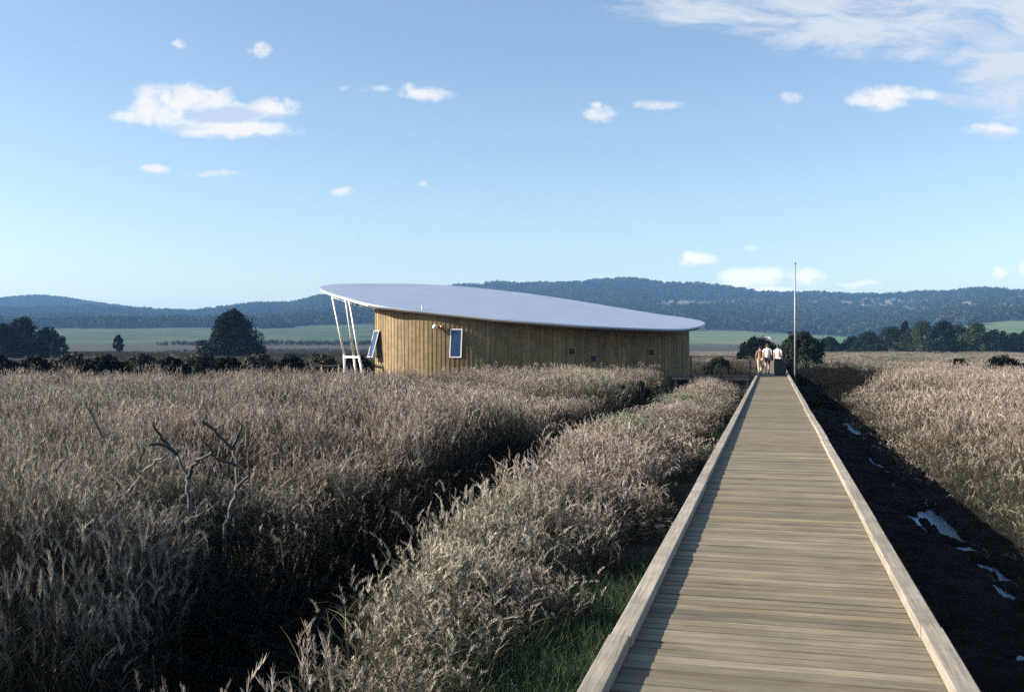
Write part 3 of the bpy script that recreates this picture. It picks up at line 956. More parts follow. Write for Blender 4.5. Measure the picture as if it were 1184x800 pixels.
dead('dead_shrub', (783, 560), 11.6, [
    (.026, .016, (0, -.05), [(783, 560), (785, 470), (782, 420), (770, 380), (735, 305)]),
    (.016, .008, (-.05, -.25), [(735, 305), (700, 275), (660, 262), (618, 266)]),
    (.015, .006, (.0, -.35), [(702, 278), (668, 240), (648, 205), (640, 172)]),
    (.016, .007, (-.02, -.4), [(784, 400), (800, 350), (840, 322), (882, 296), (832, 242)]),
    (.009, .004, (-.05, .2), [(735, 300), (758, 262), (765, 235)])], 'bare grey forked dead shrub, trunk palest, in the left reeds')
dead('dead_shrub', (932, 600), 12.0, [
    (.024, .015, (0, .1), [(932, 600), (962, 505), (985, 430), (984, 350), (968, 282)]),
    (.016, .007, (.1, -.2), [(968, 282), (942, 262), (892, 205), (842, 172), (852, 140)]),
    (.012, .006, (.08, -.3), [(978, 350), (922, 335), (880, 302)]),
    (.012, .005, (.1, -.15), [(966, 275), (992, 215), (1012, 160)]),
    (.012, .005, (.03, -.3), [(984, 440), (1034, 396), (1032, 285), (1084, 202)])], 'bare dead shrub with several upright crooked branches, rightmost in the reeds')
dead('dead_shrub', (430, 345), 14.2, [
    (.026, .010, (0, -.35), [(430, 345), (440, 268), (410, 200), (385, 150), (354, 84)]),
    (.012, .005, (.1, -.1), [(440, 268), (458, 248), (470, 215)])], 'single thin bent dead branch, leftmost, rising above the reeds')
dead('dead_shrub', (545, 560), 11.8, [
    (.022, .009, (-.1, -.5), [(548, 550), (532, 470), (548, 438), (602, 370), (640, 345), (690, 306)]),
    (.009, .004, (-.05, .2), [(560, 425), (545, 400), (520, 390)])], 'dark slanting dead branch between the bent branch and the forked shrub')

# ------------------------------------------------------------------ boardwalk
bw = empty('boardwalk', (0, 0, 0), 'long straight timber boardwalk with low kerbs leading across the marsh', 'boardwalk')
X0, X1 = -.862, .921
def plank_col():
    k = random.uniform(.74, 1.16) * .56
    base = random.choice([(.335, .285, .195), (.35, .305, .215), (.30, .262, .19), (.36, .30, .195)])
    return tuple(c * k for c in base)


def planks(mb, x0, x1, y0, y1, pitch, along='x'):
    y = y0
    while y < y1:
        w = pitch - random.uniform(.012, .024)
        dz = random.gauss(0, .0022); tl = random.gauss(0, .012)
        j0, j1 = random.uniform(-.012, .012), random.uniform(-.012, .012)
        c = plank_col()
        Mx = Matrix.Rotation(tl, 3, 'X')
        if along == 'x': mb.box(((x0 + x1) / 2 + j0, y + w / 2, -.018 + dz), (x1 - x0 + j1 * .5, w, .036), Mx, c)
        else: mb.box((y + w / 2, (x0 + x1) / 2, -.018 + dz), (w, x1 - x0, .036), None, c)
        y += pitch


mb = MB(); planks(mb, X0 + .02, X1 - .02, -2.5, 118, .124); mb.build('deck', M['deck'], bw)
for side, xa, xb in ((-1, -.874, -.757), (1, .818, .933)):
    mb = MB(); y = -2.4
    while y < 118:
        L = random.choice([2.4, 3.0, 3.6, 1.2]) if y < 30 else 3.6
        if y < 3: L = 1.1
        dx = random.gauss(0, .004)
        k = random.uniform(.82, 1.12)
        mb.beam(((xa + xb) / 2 + dx, y + .003, .0395), ((xa + xb) / 2 + dx, y + L - .003, .0395), xb - xa, .073, (.29 * k, .258 * k, .212 * k))
        y += L
    mb.build('kerb', M['kerb'], bw, bevel=.006)
post_me = bear_me = None
for i in range(48):
    y = 1.2 + 2.5 * i
    if bear_me is None:
        mb = MB(); mb.box((0, 0, 0), (1.86, .1, .08), None, (.045, .04, .032)); bo = mb.build('bearer', M['deck'], bw, bevel=.006); bear_me = bo
        mb = MB(); mb.box((0, 0, 0), (.14, .14, 1.6), None, (.26, .22, .16)); post_me = mb.build('post', M['post'], bw)
        o, ps = bear_me, [post_me]
    else:
        o = bear_me.copy(); COL.objects.link(o); ps = [post_me.copy()]; COL.objects.link(ps[0])
    p2 = post_me.copy(); COL.objects.link(p2); ps.append(p2)
    o.parent = bw; o.location = (-.06, y, -.24)
    for q, xx in zip(ps, (-.72, .78)): q.parent = bw; q.location = (xx, y - .147, -.86)
for xx in (-.55, .03, .6):
    mb = MB(); mb.box((xx, 58, -.11), (.07, 120, .145), None, (.28, .235, .165)); mb.build('joist', M['deck'], bw)

# side path from the walk to the building, with its railing
sp = empty('side_path', (-2.7, 57, 0), 'short timber side path from the boardwalk to the building end', 'side path')
mb = MB(); planks(mb, 55.8, 58.6, -5.4, -.9, .146, 'y'); mb.build('deck', M['deck'], sp)
mb = MB(); mb.beam((-5.4, 55.83, .04), (-.89, 55.83, .04), .08, .075, (.16, .14, .11)); mb.build('kerb', M['kerb'], sp)
mb = MB()
for yy in (55.9, 57.2, 58.5): mb.beam((-5.4, yy, -.115), (-.9, yy, -.115), .07, .15, (.28, .235, .165))
mb.build('joist', M['deck'], sp)
for xx in (-5.2, -3.3, -1.3):
    for yy in (56.05, 58.4):
        mb = MB(); mb.box((xx, yy, -.85), (.14, .14, 1.3), None, (.26, .22, .16)); mb.build('post', M['post'], sp)
rl = empty('railing', (-2.7, 55.75, 0), 'slim dark railing along the shaded side path to the building', 'railing')
for xx in (-4.35, -2.75, -1.15):
    mb = MB(); mb.box((xx, 55.73, .4), (.08, .08, 1.35), None, (.06, .052, .042)); mb.build('post', M['post'], rl)
mb = MB(); mb.beam((-4.5, 55.73, 1.1), (-1.05, 55.73, 1.1), .09, .045, (.06, .052, .042)); mb.build('handrail', M['post'], rl)
for zz in (.3, .56, .82):
    mb = MB(); mb.tube([(-4.45, 55.73, zz), (-1.1, 55.73, zz)], .004, 5); mb.build('wire', M['pole'], rl)

# low timber fence left of the struts, in the reeds
fe = empty('wire_fence', at(350, 425, 66), 'pale low post and rail fence left of the white struts', 'fence')
z = fe.location.z
A, Bv = at(330, 425, 66), at(392, 421, 68)
for k in range(4):
    p = A.lerp(Bv, k / 3); mb = MB(); mb.box((p.x, p.y, -.35), (.09, .09, 1.5), None, (.42, .38, .30)); mb.build('post', M['post'], fe)
mb = MB(); mb.beam((A.x, A.y - .06, .33), (Bv.x, Bv.y - .06, .33), .05, .09, (.42, .38, .30)); mb.build('rail', M['post'], fe)

# ------------------------------------------------------------------ building
bl = empty('timber_building', W(0, 58, 0), 'curved timber clad building under a tilted oval pale metal roof', 'building')
RP = [(-11.77, 61), (-11, 59.1), (-9.5, 57), (-7.73, 54.95), (-6, 54.15), (-4.3, 53.7), (-2.18, 53.2), (-.09, 52.75), (2.4, 52.6), (4.96, 52.65), (8.27, 53.4), (9.85, 54.5), (11.04, 57), (10.1, 58.64), (8.17, 59.8), (3.22, 63.9), (-.1, 65.8), (-4.2, 66.8), (-7.5, 65.8), (-10.6, 63.7), (-11.5, 62.4)]


def spline(pts, n, closed=True):
    out = []; N = len(pts)
    for i in range(N if closed else N - 1):
        g = lambda k: Vector(pts[k % N]) if closed else Vector(pts[min(max(k, 0), N - 1)])
        p0, p1, p2, p3 = g(i - 1), g(i), g(i + 1), g(i + 2)
        for k in range(n):
            t = k / n
            out.append(.5 * ((2 * p1) + (p2 - p0) * t + (2 * p0 - 5 * p1 + 4 * p2 - p3) * t * t + (3 * p1 - p0 - 3 * p2 + p3) * t ** 3))
    if not closed: out.append(Vector(pts[-1]))
    return out


def roof_z(r, f): return -5.87 - .0697 * r + .1693 * f


RO = spline(RP, 8)
TH = .16
cen = (0.0, 59.0)
mb = MB()
ring = [W(p.x, p.y, roof_z(p.x, p.y)) for p in RO]
N = len(ring)
# standing seams run up the slope: top skin made of strips between seams
rings = []
for s in (1.0, .66, .33):
    rings.append([W(lerp(cen[0], p.x, s), lerp(cen[1], p.y, s), roof_z(lerp(cen[0], p.x, s), lerp(cen[1], p.y, s))) for p in RO])
cpt = W(cen[0], cen[1], roof_z(*cen))
for a, bq in zip(rings[:-1], rings[1:]):
    for i in range(N): j = (i + 1) % N; mb.face((a[i], a[j], bq[j], bq[i]))
for i in range(N): mb.face((rings[-1][i], rings[-1][(i + 1) % N], cpt))
rf_o = mb.build('roof', M['roof'], bl)
mb = MB()
dn = Vector((0, 0, -TH))
low = [p + dn for p in ring]
for i in range(N): j = (i + 1) % N; mb.face((ring[i], low[i], low[j], ring[j]))
fa = mb.build('fascia', M['roof'], rf_o)
mb = MB(); mb.face(list(reversed([p + dn * 1.02 for p in ring]))); mb.build('soffit', M['soffit'], rf_o)
# gutter edge, dark, on the near side
mb = MB()
for i in range(N):
    p, q = RO[i], RO[(i + 1) % N]
    if p.y < 55.2 and -8.0 < p.x < 10.4:
        a, bq = ring[i], ring[(i + 1) % N]
        o1 = W(0, -.03, 0)
        mb.beam(a + o1 + Vector((0, 0, -.125)), bq + o1 + Vector((0, 0, -.125)), .05, .09)
mb.build('gutter', M['fascia'], rf_o)

WP = [(-7.78, 56.5), (-7.3, 55.8), (-6.6, 55.1), (-5.7, 54.5), (-4.7, 54.05), (-3.6, 53.77), (-2.3, 53.62), (-.8, 53.62), (1, 53.77), (3.5, 54.15), (6, 54.75), (8, 55.4), (9.3, 56.25), (10.2, 57.3), (9.6, 58.4), (7.6, 59.4), (3, 62.7), (0, 64.5), (-4, 65.3), (-6.6, 64.3), (-8.15, 62.3)]
WO = spline(WP, 24, False) 
WO = WO + [Vector((lerp(-8.15, -7.78, t), lerp(62.3, 56.5, t))) for t in np.linspace(0, 1, 30)[1:]]
# resample evenly into boards
acc = [0]
for p, q in zip(WO[:-1], WO[1:]): acc.append(acc[-1] + (q - p).length)
tot = acc[-1]
def wall_at(s):
    s = min(max(s, 0), tot - 1e-6)
    k = np.searchsorted(acc, s, side='right') - 1
    t = (s - acc[k]) / max(1e-9, acc[k + 1] - acc[k])
    p = WO[k].lerp(WO[k + 1], t); d = (WO[k + 1] - WO[k]).normalized()
    return p, d, Vector((d.y, -d.x))
WBOT = -.42
mb = MB(); s = 0; i = 0
while s < tot - .05:
    bwid = .19 if i % 2 == 0 else .055
    p, d, nrm = wall_at(s); q, d2, n2 = wall_at(s + bwid)
    out = .016 if i % 2 else 0
    k = random.uniform(.80, 1.15)
    c = random.choice([(.225, .162, .082), (.25, .183, .095), (.195, .138, .068), (.235, .168, .083)])
    c = tuple(v * k * (.92 if i % 2 else 1) for v in c)
    for (a, bq, na, nb) in ((p, q, nrm, n2),):
        a1, b1 = a + na * out, bq + nb * out
        a0, b0 = a - na * .12, bq - nb * .12
        za, zb = roof_z(a1.x, a1.y) - TH - .012, roof_z(b1.x, b1.y) - TH - .012
        vs = [W(a1.x, a1.y, WBOT), W(b1.x, b1.y, WBOT), W(b1.x, b1.y, zb), W(a1.x, a1.y, za), W(a0.x, a0.y, WBOT), W(b0.x, b0.y, WBOT), W(b0.x, b0.y, zb), W(a0.x, a0.y, za)]
        mb.poly(vs, [(0, 1, 2, 3), (5, 4, 7, 6), (4, 0, 3, 7), (1, 5, 6, 2), (4, 5, 1, 0)], c)
    s += bwid; i += 1
wall = mb.build('wall', M['cladding'], bl)
mb = MB(); mb.face([W(p.x, p.y, WBOT + .01) for p in WO[:-1]]); mb.build('floor', M['soffit'], bl)
mb = MB()
for s in np.arange(.5, tot, 2.2):
    p, d, nn = wall_at(s); q = p - nn * .3
    mb.tube([W(q.x, q.y, -1.6), W(q.x, q.y, WBOT)], .09, 8, (.26, .22, .16))
mb.build('stump', M['post'], bl)


def wall_s_for(x):
    """arc length where the near wall crosses the direction x"""
    best = None
    for s in np.arange(0, tot * .5, .02):
        p, d, n = wall_at(s)
        e = abs(592 + FOC * p.x / p.y - x)
        if best is None or e < best[0]: best = (e, s)
    return best[1]


def zwall(x, y, s): p, d, n = wall_at(s); return EYE + (400 - y) / FOC * p.y


def wall_box(mb, s, z, w, h, d0, d1, col=(1, 1, 1), tilt=0):
    """box lying on the wall, from d0 to d1 in front of it; tilt swings the foot outward"""
    p, d, n = wall_at(s)
    c = p + n * ((d0 + d1) / 2)
    x = W(d.x, d.y).normalized(); y = W(n.x, n.y).normalized(); zz = Vector((0, 0, 1))
    Mx = Matrix((x, y, zz)).transposed()
    C = W(c.x, c.y, z)
    if tilt:
        R = Matrix.Rotation(tilt, 3, x)
        hinge = C + zz * (h / 2)
        Mx = R @ Mx; C = hinge + R @ (C - hinge)
    mb.box(C, (w, d1 - d0, h), Mx, col)
    return C, x, y


def awning(s, ztop, h, w, tilt, name='window'):
    fr = MB(); b_ = .055 if tilt < .23 else .035
    p, d, n = wall_at(s)
    x = W(d.x, d.y).normalized(); y = W(n.x, n.y).normalized(); zz = Vector((0, 0, 1))
    R = Matrix.Rotation(-tilt, 3, x)
    hinge = W(p.x, p.y, ztop) + y * .06
    def loc(u, v, wv): return hinge + R @ (x * u + zz * v + y * wv)
    Mx = R @ Matrix((x, y, zz)).transposed()
    for (u, v, ww, hh) in ((-w / 2 + b_ / 2, -h / 2, b_, h), (w / 2 - b_ / 2, -h / 2, b_, h), (0, -b_ / 2, w - 2 * b_, b_), (0, -h + b_ / 2, w - 2 * b_, b_)):
        fr.box(loc(u, v, .02), (ww, .05, hh), Mx)
    o = fr.build(name, M['white'], bl)
    gl = MB(); gl.box(loc(0, -h / 2, .02), (w - 2 * b_, .012, h - 2 * b_), Mx); gl.build('pane', M['glass'], o)
    op = MB(); C, _, _ = wall_box(op, s, ztop - h / 2, w * .94, h * .97, -.02, .036); op.build('opening', M['black'], o)
    return o


s1 = wall_s_for(528)
awning(s1, zwall(528, 380.5, s1), 1.58, .66, .22)
s2 = .42
awning(s2, zwall(438, 382.5, s2), 1.55, .62, .27)
# small peep holes in the shaded wall
for x_, y_ in ((661, 406.5), (686, 414.5), (752.5, 407.5), (790.5, 405.5)):
    s = wall_s_for(x_); o = MB(); z_ = zwall(x_, y_, s)
    for (u, v, ww, hh) in ((0, .19, .44, .05), (0, -.19, .44, .05)):
        wall_box(o, s, z_ + v, ww, hh, .032, .06, (.3, .21, .1))
    for du in (-.195, .195):
        wall_box(o, s + du, z_, .05, .33, .032, .06, (.3, .21, .1))
    wo = o.build('window', M['cladding'], bl)
    o = MB(); wall_box(o, s, z_, .34, .33, .0, .042); o.build('pane', M['black'], wo)
# wall lamp
sl = wall_s_for(506); zl = zwall(506, 378, sl)
p, d, n = wall_at(sl); y = W(n.x, n.y).normalized(); xx = W(d.x, d.y).normalized(); base = W(p.x, p.y, zl)
lb = MB(); lb.tube([base + y * .02, base + y * .22 + Vector((0, 0, .04))], [.05, .035], 8); lo = lb.build('wall_lamp', M['copper'], bl)
lb = MB(); c_ = base + y * .26 - xx * .06; lb.ball(c_, (.16, .16, .13)); lb.build('globe', M['white'], lo, True)
lb = MB(); c2 = base + y * .18 + xx * .26; lb.tube([base + y * .1, c2], [.03, .03], 6); lb.ball(c2 + xx * .05, (.13, .13, .11)); lb.build('sensor', M['copper'], lo, True)
# slanting white struts that hold the roof tip
def strut(top, mid, bot, f0, f1):
    a, bq, c = at(top[0], top[1], f0), at(mid[0], mid[1], f1), at(bot[0], bot[1], f1)
    g = Vector((c.x, c.y, -1.2))
    mb = MB(); mb.tube([a, bq], [.055, .06], 10); mb.tube([bq + Vector((0, 0, .06)), c, g], [.075, .075, .075], 10)
    mb.build('roof_strut', M['white'], bl, True)
strut((384, 342.5), (398, 411), (398.5, 428), 58.4, 58.0)
strut((399.5, 346), (409, 411.5), (411, 428), 57.2, 58.6)
strut((403.5, 347), (415, 412.5), (418.5, 428), 57.2, 55.6)
mb = MB(); mb.beam(at(397, 412.5, 57.9), at(415.5, 413, 55.7), .07, .1); mb.build('brace', M['white'], bl)
mb = MB(); mb.beam(at(409, 412.5, 58.6), at(415.5, 413, 55.7), .06, .08); mb.build('brace', M['white'], bl)
pts = [(-10.6, 59.3), (-9.5, 57.75), (-8.4, 56.4), (-7.55, 55.75)]
mb = MB()
for a, bq in zip(pts[:-1], pts[1:]):
    mb.beam(W(a[0], a[1], roof_z(*a) - TH - .12), W(bq[0], bq[1], roof_z(*bq) - TH - .12), .14, .2)
mb.build('roof_beam', M['white'], bl)
lb = MB(); q = W(-8.75, 56.8, roof_z(-8.75, 56.8) - TH - .1); lb.box(q, (.3, .25, .2)); lb.build('spotlight', M['black'], bl)
# vent pipe on the roof
vb = MB(); q = W(-4.9, 54.4, roof_z(-4.9, 54.4)); vb.tube([q, q + Vector((0, 0, .22))], .04, 8); vb.build('vent_pipe', M['white'], rf_o)

# ------------------------------------------------------------------ pole, bin, house
pb = W((919.3 - 592) / FOC * 61, 61)
pl = empty('tall_pole', (pb.x, pb.y, -1.0), 'tall slim bare pole beside the boardwalk', 'pole')
mb = MB(); mb.tube([(pb.x, pb.y, -1.2), (pb.x, pb.y, 3), (pb.x, pb.y, EYE + 95 / FOC * 61)], [.058, .05, .034], 10); po = mb.build('shaft', M['pole'], pl, True)
mb = MB(); mb.ball((pb.x, pb.y, EYE + 95.6 / FOC * 61), .07); mb.build('cap', M['pole'], pl, True)
mb = MB(); mb.tube([(pb.x, pb.y, -.95), (pb.x, pb.y, -.75)], [.16, .13], 10); mb.build('base', M['pole'], pl)

bx, by = .44, 59.0
bn = empty('litter_bin', (bx, by, 0), 'dark green black box shaped bin standing on the boardwalk', 'bin')
mb = MB(); mb.box((bx, by, .48), (.62, .5, .80)); mb.build('body', M['dark_box'], bn, bevel=.02)
mb = MB(); mb.box((bx, by, .92), (.68, .56, .07)); mb.build('lid', M['dark_box'], bn, bevel=.02)
mb = MB(); mb.box((bx, by - .262, .80), (.36, .025, .09)); mb.build('slot', M['black'], bn)
mb = MB(); mb.box((bx, by, .04), (.56, .44, .075)); mb.build('base', M['black'], bn)
for s in (-1, 1):
    mb = MB(); mb.box((bx + s * .325, by, .47), (.035, .3, .7)); mb.build('side_panel', M['dark_box'], bn, bevel=.008)

hp = W((884 - 592) / FOC * 900, 900); hz = float(ground_z(hp.x, hp.y))
hs = empty('white_house', (hp.x, hp.y, hz), 'small white farmhouse on the green field behind the walkers', 'house')
mb = MB(); mb.box((hp.x, hp.y, hz + 1.5), (9.6, 6, 3.2)); mb.build('wall', M['white'], hs)
mb = MB(); x0, x1, y0, y1 = hp.x - 5.2, hp.x + 5.2, hp.y - 3.4, hp.y + 3.4; z0, z1 = hz + 3.1, hz + 4.6
v = [(x0, y0, z0), (x1, y0, z0), (x1, y1, z0), (x0, y1, z0), (x0 + .2, hp.y, z1), (x1 - .2, hp.y, z1)]
mb.poly(v, [(0, 1, 5, 4), (2, 3, 4, 5), (0, 4, 3), (1, 2, 5), (3, 2, 1, 0)]); mb.build('roof', mat_plain('house_roof_sheet', (.5, .5, .5), .6), hs)
for dx in (-2.4, 2.4):
    mb = MB(); mb.box((hp.x + dx, hp.y - 3.02, hz + 1.7), (1.1, .08, 1.2)); mb.build('window', M['glass'], hs)
mb = MB(); mb.box((hp.x, hp.y - 3.02, hz + 1.05), (.95, .08, 2.1)); mb.build('door', M['fascia'], hs)


# ------------------------------------------------------------------ people
def skin(name, verts, edges, rad, mat, parent, loc, rot, sub=2):
    me = bpy.data.meshes.new(name); me.from_pydata(verts, edges, [])
    o = bpy.data.objects.new(name, me); COL.objects.link(o)
    md = o.modifiers.new('skin', 'SKIN'); md.use_smooth_shade = True
    if not me.skin_vertices: me.skin_vertices.new()
    for i, q in enumerate(rad):
        sv = me.skin_vertices[0].data[i]
        sv.radius = q if hasattr(q, '__len__') else (q, q); sv.use_root = (i == 0)
    sd = o.modifiers.new('sub', 'SUBSURF'); sd.levels = sd.render_levels = sub
    dg = bpy.context.evaluated_depsgraph_get()
    m2 = bpy.data.meshes.new_from_object(o.evaluated_get(dg)); m2.name = name
    m2.materials.clear(); m2.materials.append(mat)
    m2.polygons.foreach_set('use_smooth', [True] * len(m2.polygons))
    bpy.data.objects.remove(o)
    R = Matrix.Rotation(rot, 4, 'Z')
    m2.transform(R)
    n = bpy.data.objects.new(name, m2); COL.objects.link(n); n.parent = parent
    return n


SK = mat_plain('skin_tone', (.48, .29, .20), .55, var=.05)
def person(x, y, rot, H, label, shirt, lower, hair, trousers=False, stride=.16, arm=.12, long_sleeve=False, hat=None):
    k = H / 1.72
    root = empty('person', (x, y, 0), label, 'person')
    V = lambda *p: tuple(c * k for c in p)
    st = stride
    vs = [V(0, 0, .92), V(0, 0, 1.12), V(0, .01, 1.34), V(0, 0, 1.46), V(0, .015, 1.53), V(0, .02, 1.64),     # 0-5 pelvis..head
          V(.10, 0, .88), V(.11, st * .55 + .03, .49), V(.105, st, .09), V(.115, st + .17, .03),                  # 6-9
          V(-.10, 0, .88), V(-.11, -st * .35 + .04, .49), V(-.105, -st - .05, .10), V(-.115, -st + .12, .03),      # 10-13
          V(.19, 0, 1.41), V(.25, -.05 - arm * .3, 1.14), V(.25, .05 + arm, .92), V(.245, .09 + arm, .83),        # 14-17
          V(-.19, 0, 1.41), V(-.25, .02 + arm * .3, 1.14), V(-.24, .12 - arm * .2, .92), V(-.235, .15 - arm * .2, .83)]
    ed = [(0, 1), (1, 2), (2, 3), (3, 4), (4, 5), (0, 6), (6, 7), (7, 8), (8, 9), (0, 10), (10, 11), (11, 12), (12, 13), (3, 14), (14, 15), (15, 16), (16, 17), (3, 18), (18, 19), (19, 20), (20, 21)]
    rd = [(.15, .11), (.135, .10), (.16, .11), (.08, .07), (.055, .058), (.082, .10), .085, .058, .042, .036, .085, .058, .042, .036, .058, .042, .034, .034, .058, .042, .034, .034]
    rd = [tuple(c * k for c in q) if hasattr(q, '__len__') else q * k for q in rd]
    # five fingers on each hand, a nose
    for h, sx in ((17, 1), (21, -1)):
        hx, hy, hz_ = (c / k for c in vs[h])
        for j in range(4):
            i0 = len(vs); L = (.07, .08, .075, .06)[j]
            vs += [V(hx - sx * .005, hy - .025 + .017 * j, hz_ - .035), V(hx - sx * .018, hy - .02 + .018 * j, hz_ - .035 - L)]
            rd += [.0095 * k, .008 * k]; ed += [(h, i0), (i0, i0 + 1)]
        i0 = len(vs); vs += [V(hx - sx * .02, hy + .045, hz_ - .02)]; rd += [.011 * k]; ed += [(h, i0)]
    body = skin('body', vs, ed, rd, SK, root, None, rot)
    R = Matrix.Rotation(rot, 3, 'Z')
    g = .016
    # shirt
    if long_sleeve: sl = [(14, 15), (15, 16), (18, 19), (19, 20)]
    else: sl = [(14, 15), (18, 19)]
    idx = [0, 1, 2, 3, 14, 15, 18, 19] + ([16, 20] if long_sleeve else [])
    mp = {q: i for i, q in enumerate(idx)}
    sv = [vs[q] for q in idx]
    sv[0] = V(0, 0, .90)
    if not long_sleeve:
        for a, q in ((14, 15), (18, 19)):
            sv[mp[q]] = tuple(lerp(vs[a][c], vs[q][c], .62) for c in range(3))
    se = [(0, 1), (1, 2), (2, 3), (3, mp[14]), (mp[14], mp[15]), (3, mp[18]), (mp[18], mp[19])] + ([(mp[15], mp[16]), (mp[19], mp[20])] if long_sleeve else [])
    sr = [(.175 * k, .135 * k), (.158 * k, .125 * k), (.178 * k, .13 * k), (.085 * k, .075 * k), .075 * k, .066 * k, .075 * k, .066 * k] + ([.05 * k, .05 * k] if long_sleeve else [])
    skin('shirt', sv, se, sr, shirt, root, None, rot)
    # shorts or trousers
    t = 1.0 if trousers else .62
    idx = [0, 6, 7, 10, 11] + ([8, 12] if trousers else [])
    lv = [V(0, 0, .96)] + [vs[q] for q in idx[1:]]
    if not trousers:
        for a, q, i in ((6, 7, 2), (10, 11, 4)):
            lv[i] = tuple(lerp(vs[a][c], vs[q][c], t) for c in range(3))
    le = [(0, 1), (1, 2), (0, 3), (3, 4)] + ([(2, 5), (4, 6)] if trousers else [])
    lr = [(.165 * k, .125 * k), .105 * k, .088 * k, .105 * k, .088 * k] + ([.06 * k, .06 * k] if trousers else [])
    skin('trousers' if trousers else 'shorts', lv, le, lr, lower, root, None, rot)
    # shoes
    for a in (8, 12):
        p0, p1 = Vector(vs[a]), Vector(vs[a + 1])
        mb = MB(); c = (p0 + p1) / 2; c.z = .045 * k + (0 if a == 8 else .0); dd = R @ c
        mb.ball((0, 0, 0), (.055 * k, .135 * k, .05 * k)); me = mb.mesh('shoe', M['black'], (0, 0, 0), True)
        me.transform(Matrix.Translation(dd) @ R.to_4x4()); o = bpy.data.objects.new('shoe', me); COL.objects.link(o); o.parent = root
    hc = Vector(V(0, .02, 1.645))
    mb = MB(); mb.ball(hc + Vector((0, -.016, .022)) * k, (.096 * k, .112 * k, .112 * k))
    mb.v = [(a[0], a[1] , max(a[2], hc.z - .06 * k) if a[1] < hc.y + .03 * k else max(a[2], hc.z + .055 * k)) for a in mb.v]
    me = mb.mesh('hair', hat or hair, (0, 0, 0), True); me.transform(R.to_4x4()); o = bpy.data.objects.new('hair' if not hat else 'hat', me); COL.objects.link(o); o.parent = root
    for nm, lst, mt in (('nose', [((0, .125, -.015), (.014, .022, .022))], SK), ('ear', [((-.088, .02, -.005), (.012, .022, .032))], SK), ('ear', [((.088, .02, -.005), (.012, .022, .032))], SK),
                        ('eye', [((-.033, .108, .012), (.014, .01, .009))], M['black']), ('eye', [((.033, .108, .012), (.014, .01, .009))], M['black']), ('mouth', [((0, .108, -.055), (.026, .01, .007))], M['copper'])):
        mb = MB()
        for cc, rr in lst: mb.ball(hc + Vector(cc) * k, tuple(q * k for q in rr), nu=8, nv=5)
        me = mb.mesh(nm, mt, (0, 0, 0), True); me.transform(R.to_4x4()); o = bpy.data.objects.new(nm, me); COL.objects.link(o); o.parent = body
    return root


cw_ = mat_plain('white_cotton', (.78, .75, .72), .9, var=.06); cp_ = mat_plain('pale_pink_cotton', (.74, .62, .64), .9, var=.06)
ct_ = mat_plain('rust_brown_cotton', (.24, .13, .085), .9, var=.1); dk_ = mat_plain('dark_navy_cloth', (.02, .022, .03), .9); tn_ = mat_plain('tan_cloth', (.42, .34, .24), .9)
h1 = mat_plain('brown_hair', (.05, .032, .02), .8); h2 = mat_plain('dark_hair', (.02, .016, .012), .8)
person(-.28, 62.0, math.radians(8), 1.76, 'walker in white shirt and dark shorts on the boardwalk', cw_, dk_, h1, stride=.17)
person(.34, 64.0, math.radians(-6), 1.70, 'walker in pale pink top and white trousers behind the dark bin', cp_, cw_, h2, trousers=True, stride=.12)
person(-.74, 65.0, math.radians(10), 1.62, 'walker in rust brown top and tan trousers at the left kerb', ct_, tn_, h2, trousers=True, stride=.14, long_sleeve=True)

# ------------------------------------------------------------------ haze
lo_, hi_ = (-5200, -1250, -4), (5200, 4900, 214)
mb = MB(); mb.box([(a + bq) / 2 for a, bq in zip(lo_, hi_)], [bq - a for a, bq in zip(lo_, hi_)])
hm = bpy.data.materials.new('haze'); hm.use_nodes = True
nt = hm.node_tree; nt.nodes.remove(nt.nodes['Principled BSDF'])
pv = nt.nodes.new('ShaderNodeVolumePrincipled'); pv.inputs['Color'].default_value = (.26, .55, 1.0, 1)
pv.inputs['Density'].default_value = 1.35e-4; pv.inputs['Anisotropy'].default_value = 0
nt.links.new(pv.outputs[0], nt.nodes['Material Output'].inputs['Volume'])
tag(mb.build('haze', hm), 'thin blue haze over the marsh and hills', 'haze', kind='stuff')

# ------------------------------------------------------------------ sun, sky, clouds
EL = math.radians(25)
sr_, sf_ = -.998, -.06
sd = W(sr_, sf_); sd.normalize()
SUN = Vector((sd.x * math.cos(EL), sd.y * math.cos(EL), math.sin(EL)))
li = bpy.data.lights.new('sun', 'SUN'); li.energy = 5.0; li.angle = math.radians(.5); li.color = (1.0, .90, .76)
lo = bpy.data.objects.new('sun', li); COL.objects.link(lo); lo.rotation_euler = SUN.to_track_quat('Z', 'Y').to_euler()
lo.location = (-30, -5, 40)

wd = bpy.data.worlds.new('World'); S.world = wd; wd.use_nodes = True
t = NT(wd.node_tree)
for n_ in list(wd.node_tree.nodes): wd.node_tree.nodes.remove(n_)
out = t.n('ShaderNodeOutputWorld')
sky = t.n('ShaderNodeTexSky', sky_type='NISHITA'); sky.sun_disc = False
sky.sun_elevation = EL; sky.sun_rotation = math.atan2(SUN.x, SUN.y) % (2 * math.pi)
sky.air_density = 1.0; sky.dust_density = .75; sky.ozone_density = 1.6; sky.altitude = 0
bg = t.n('ShaderNodeBackground'); t.l(sky.outputs[0], bg.inputs[0]); bg.inputs[1].default_value = .075
d = t.n('ShaderNodeTexCoord').outputs['Generated']
rgt, fwd_ = W(1, 0), W(0, 1)
dr, df = t.vmath('DOT_PRODUCT', d, tuple(rgt)), t.vmath('DOT_PRODUCT', d, tuple(fwd_))
sz = t.n('ShaderNodeSeparateXYZ'); t.l(d, sz.inputs[0])
dfm = t.math('MAXIMUM', df, .05)
u = t.math('DIVIDE', dr, dfm); v = t.math('DIVIDE', sz.outputs[2], dfm)
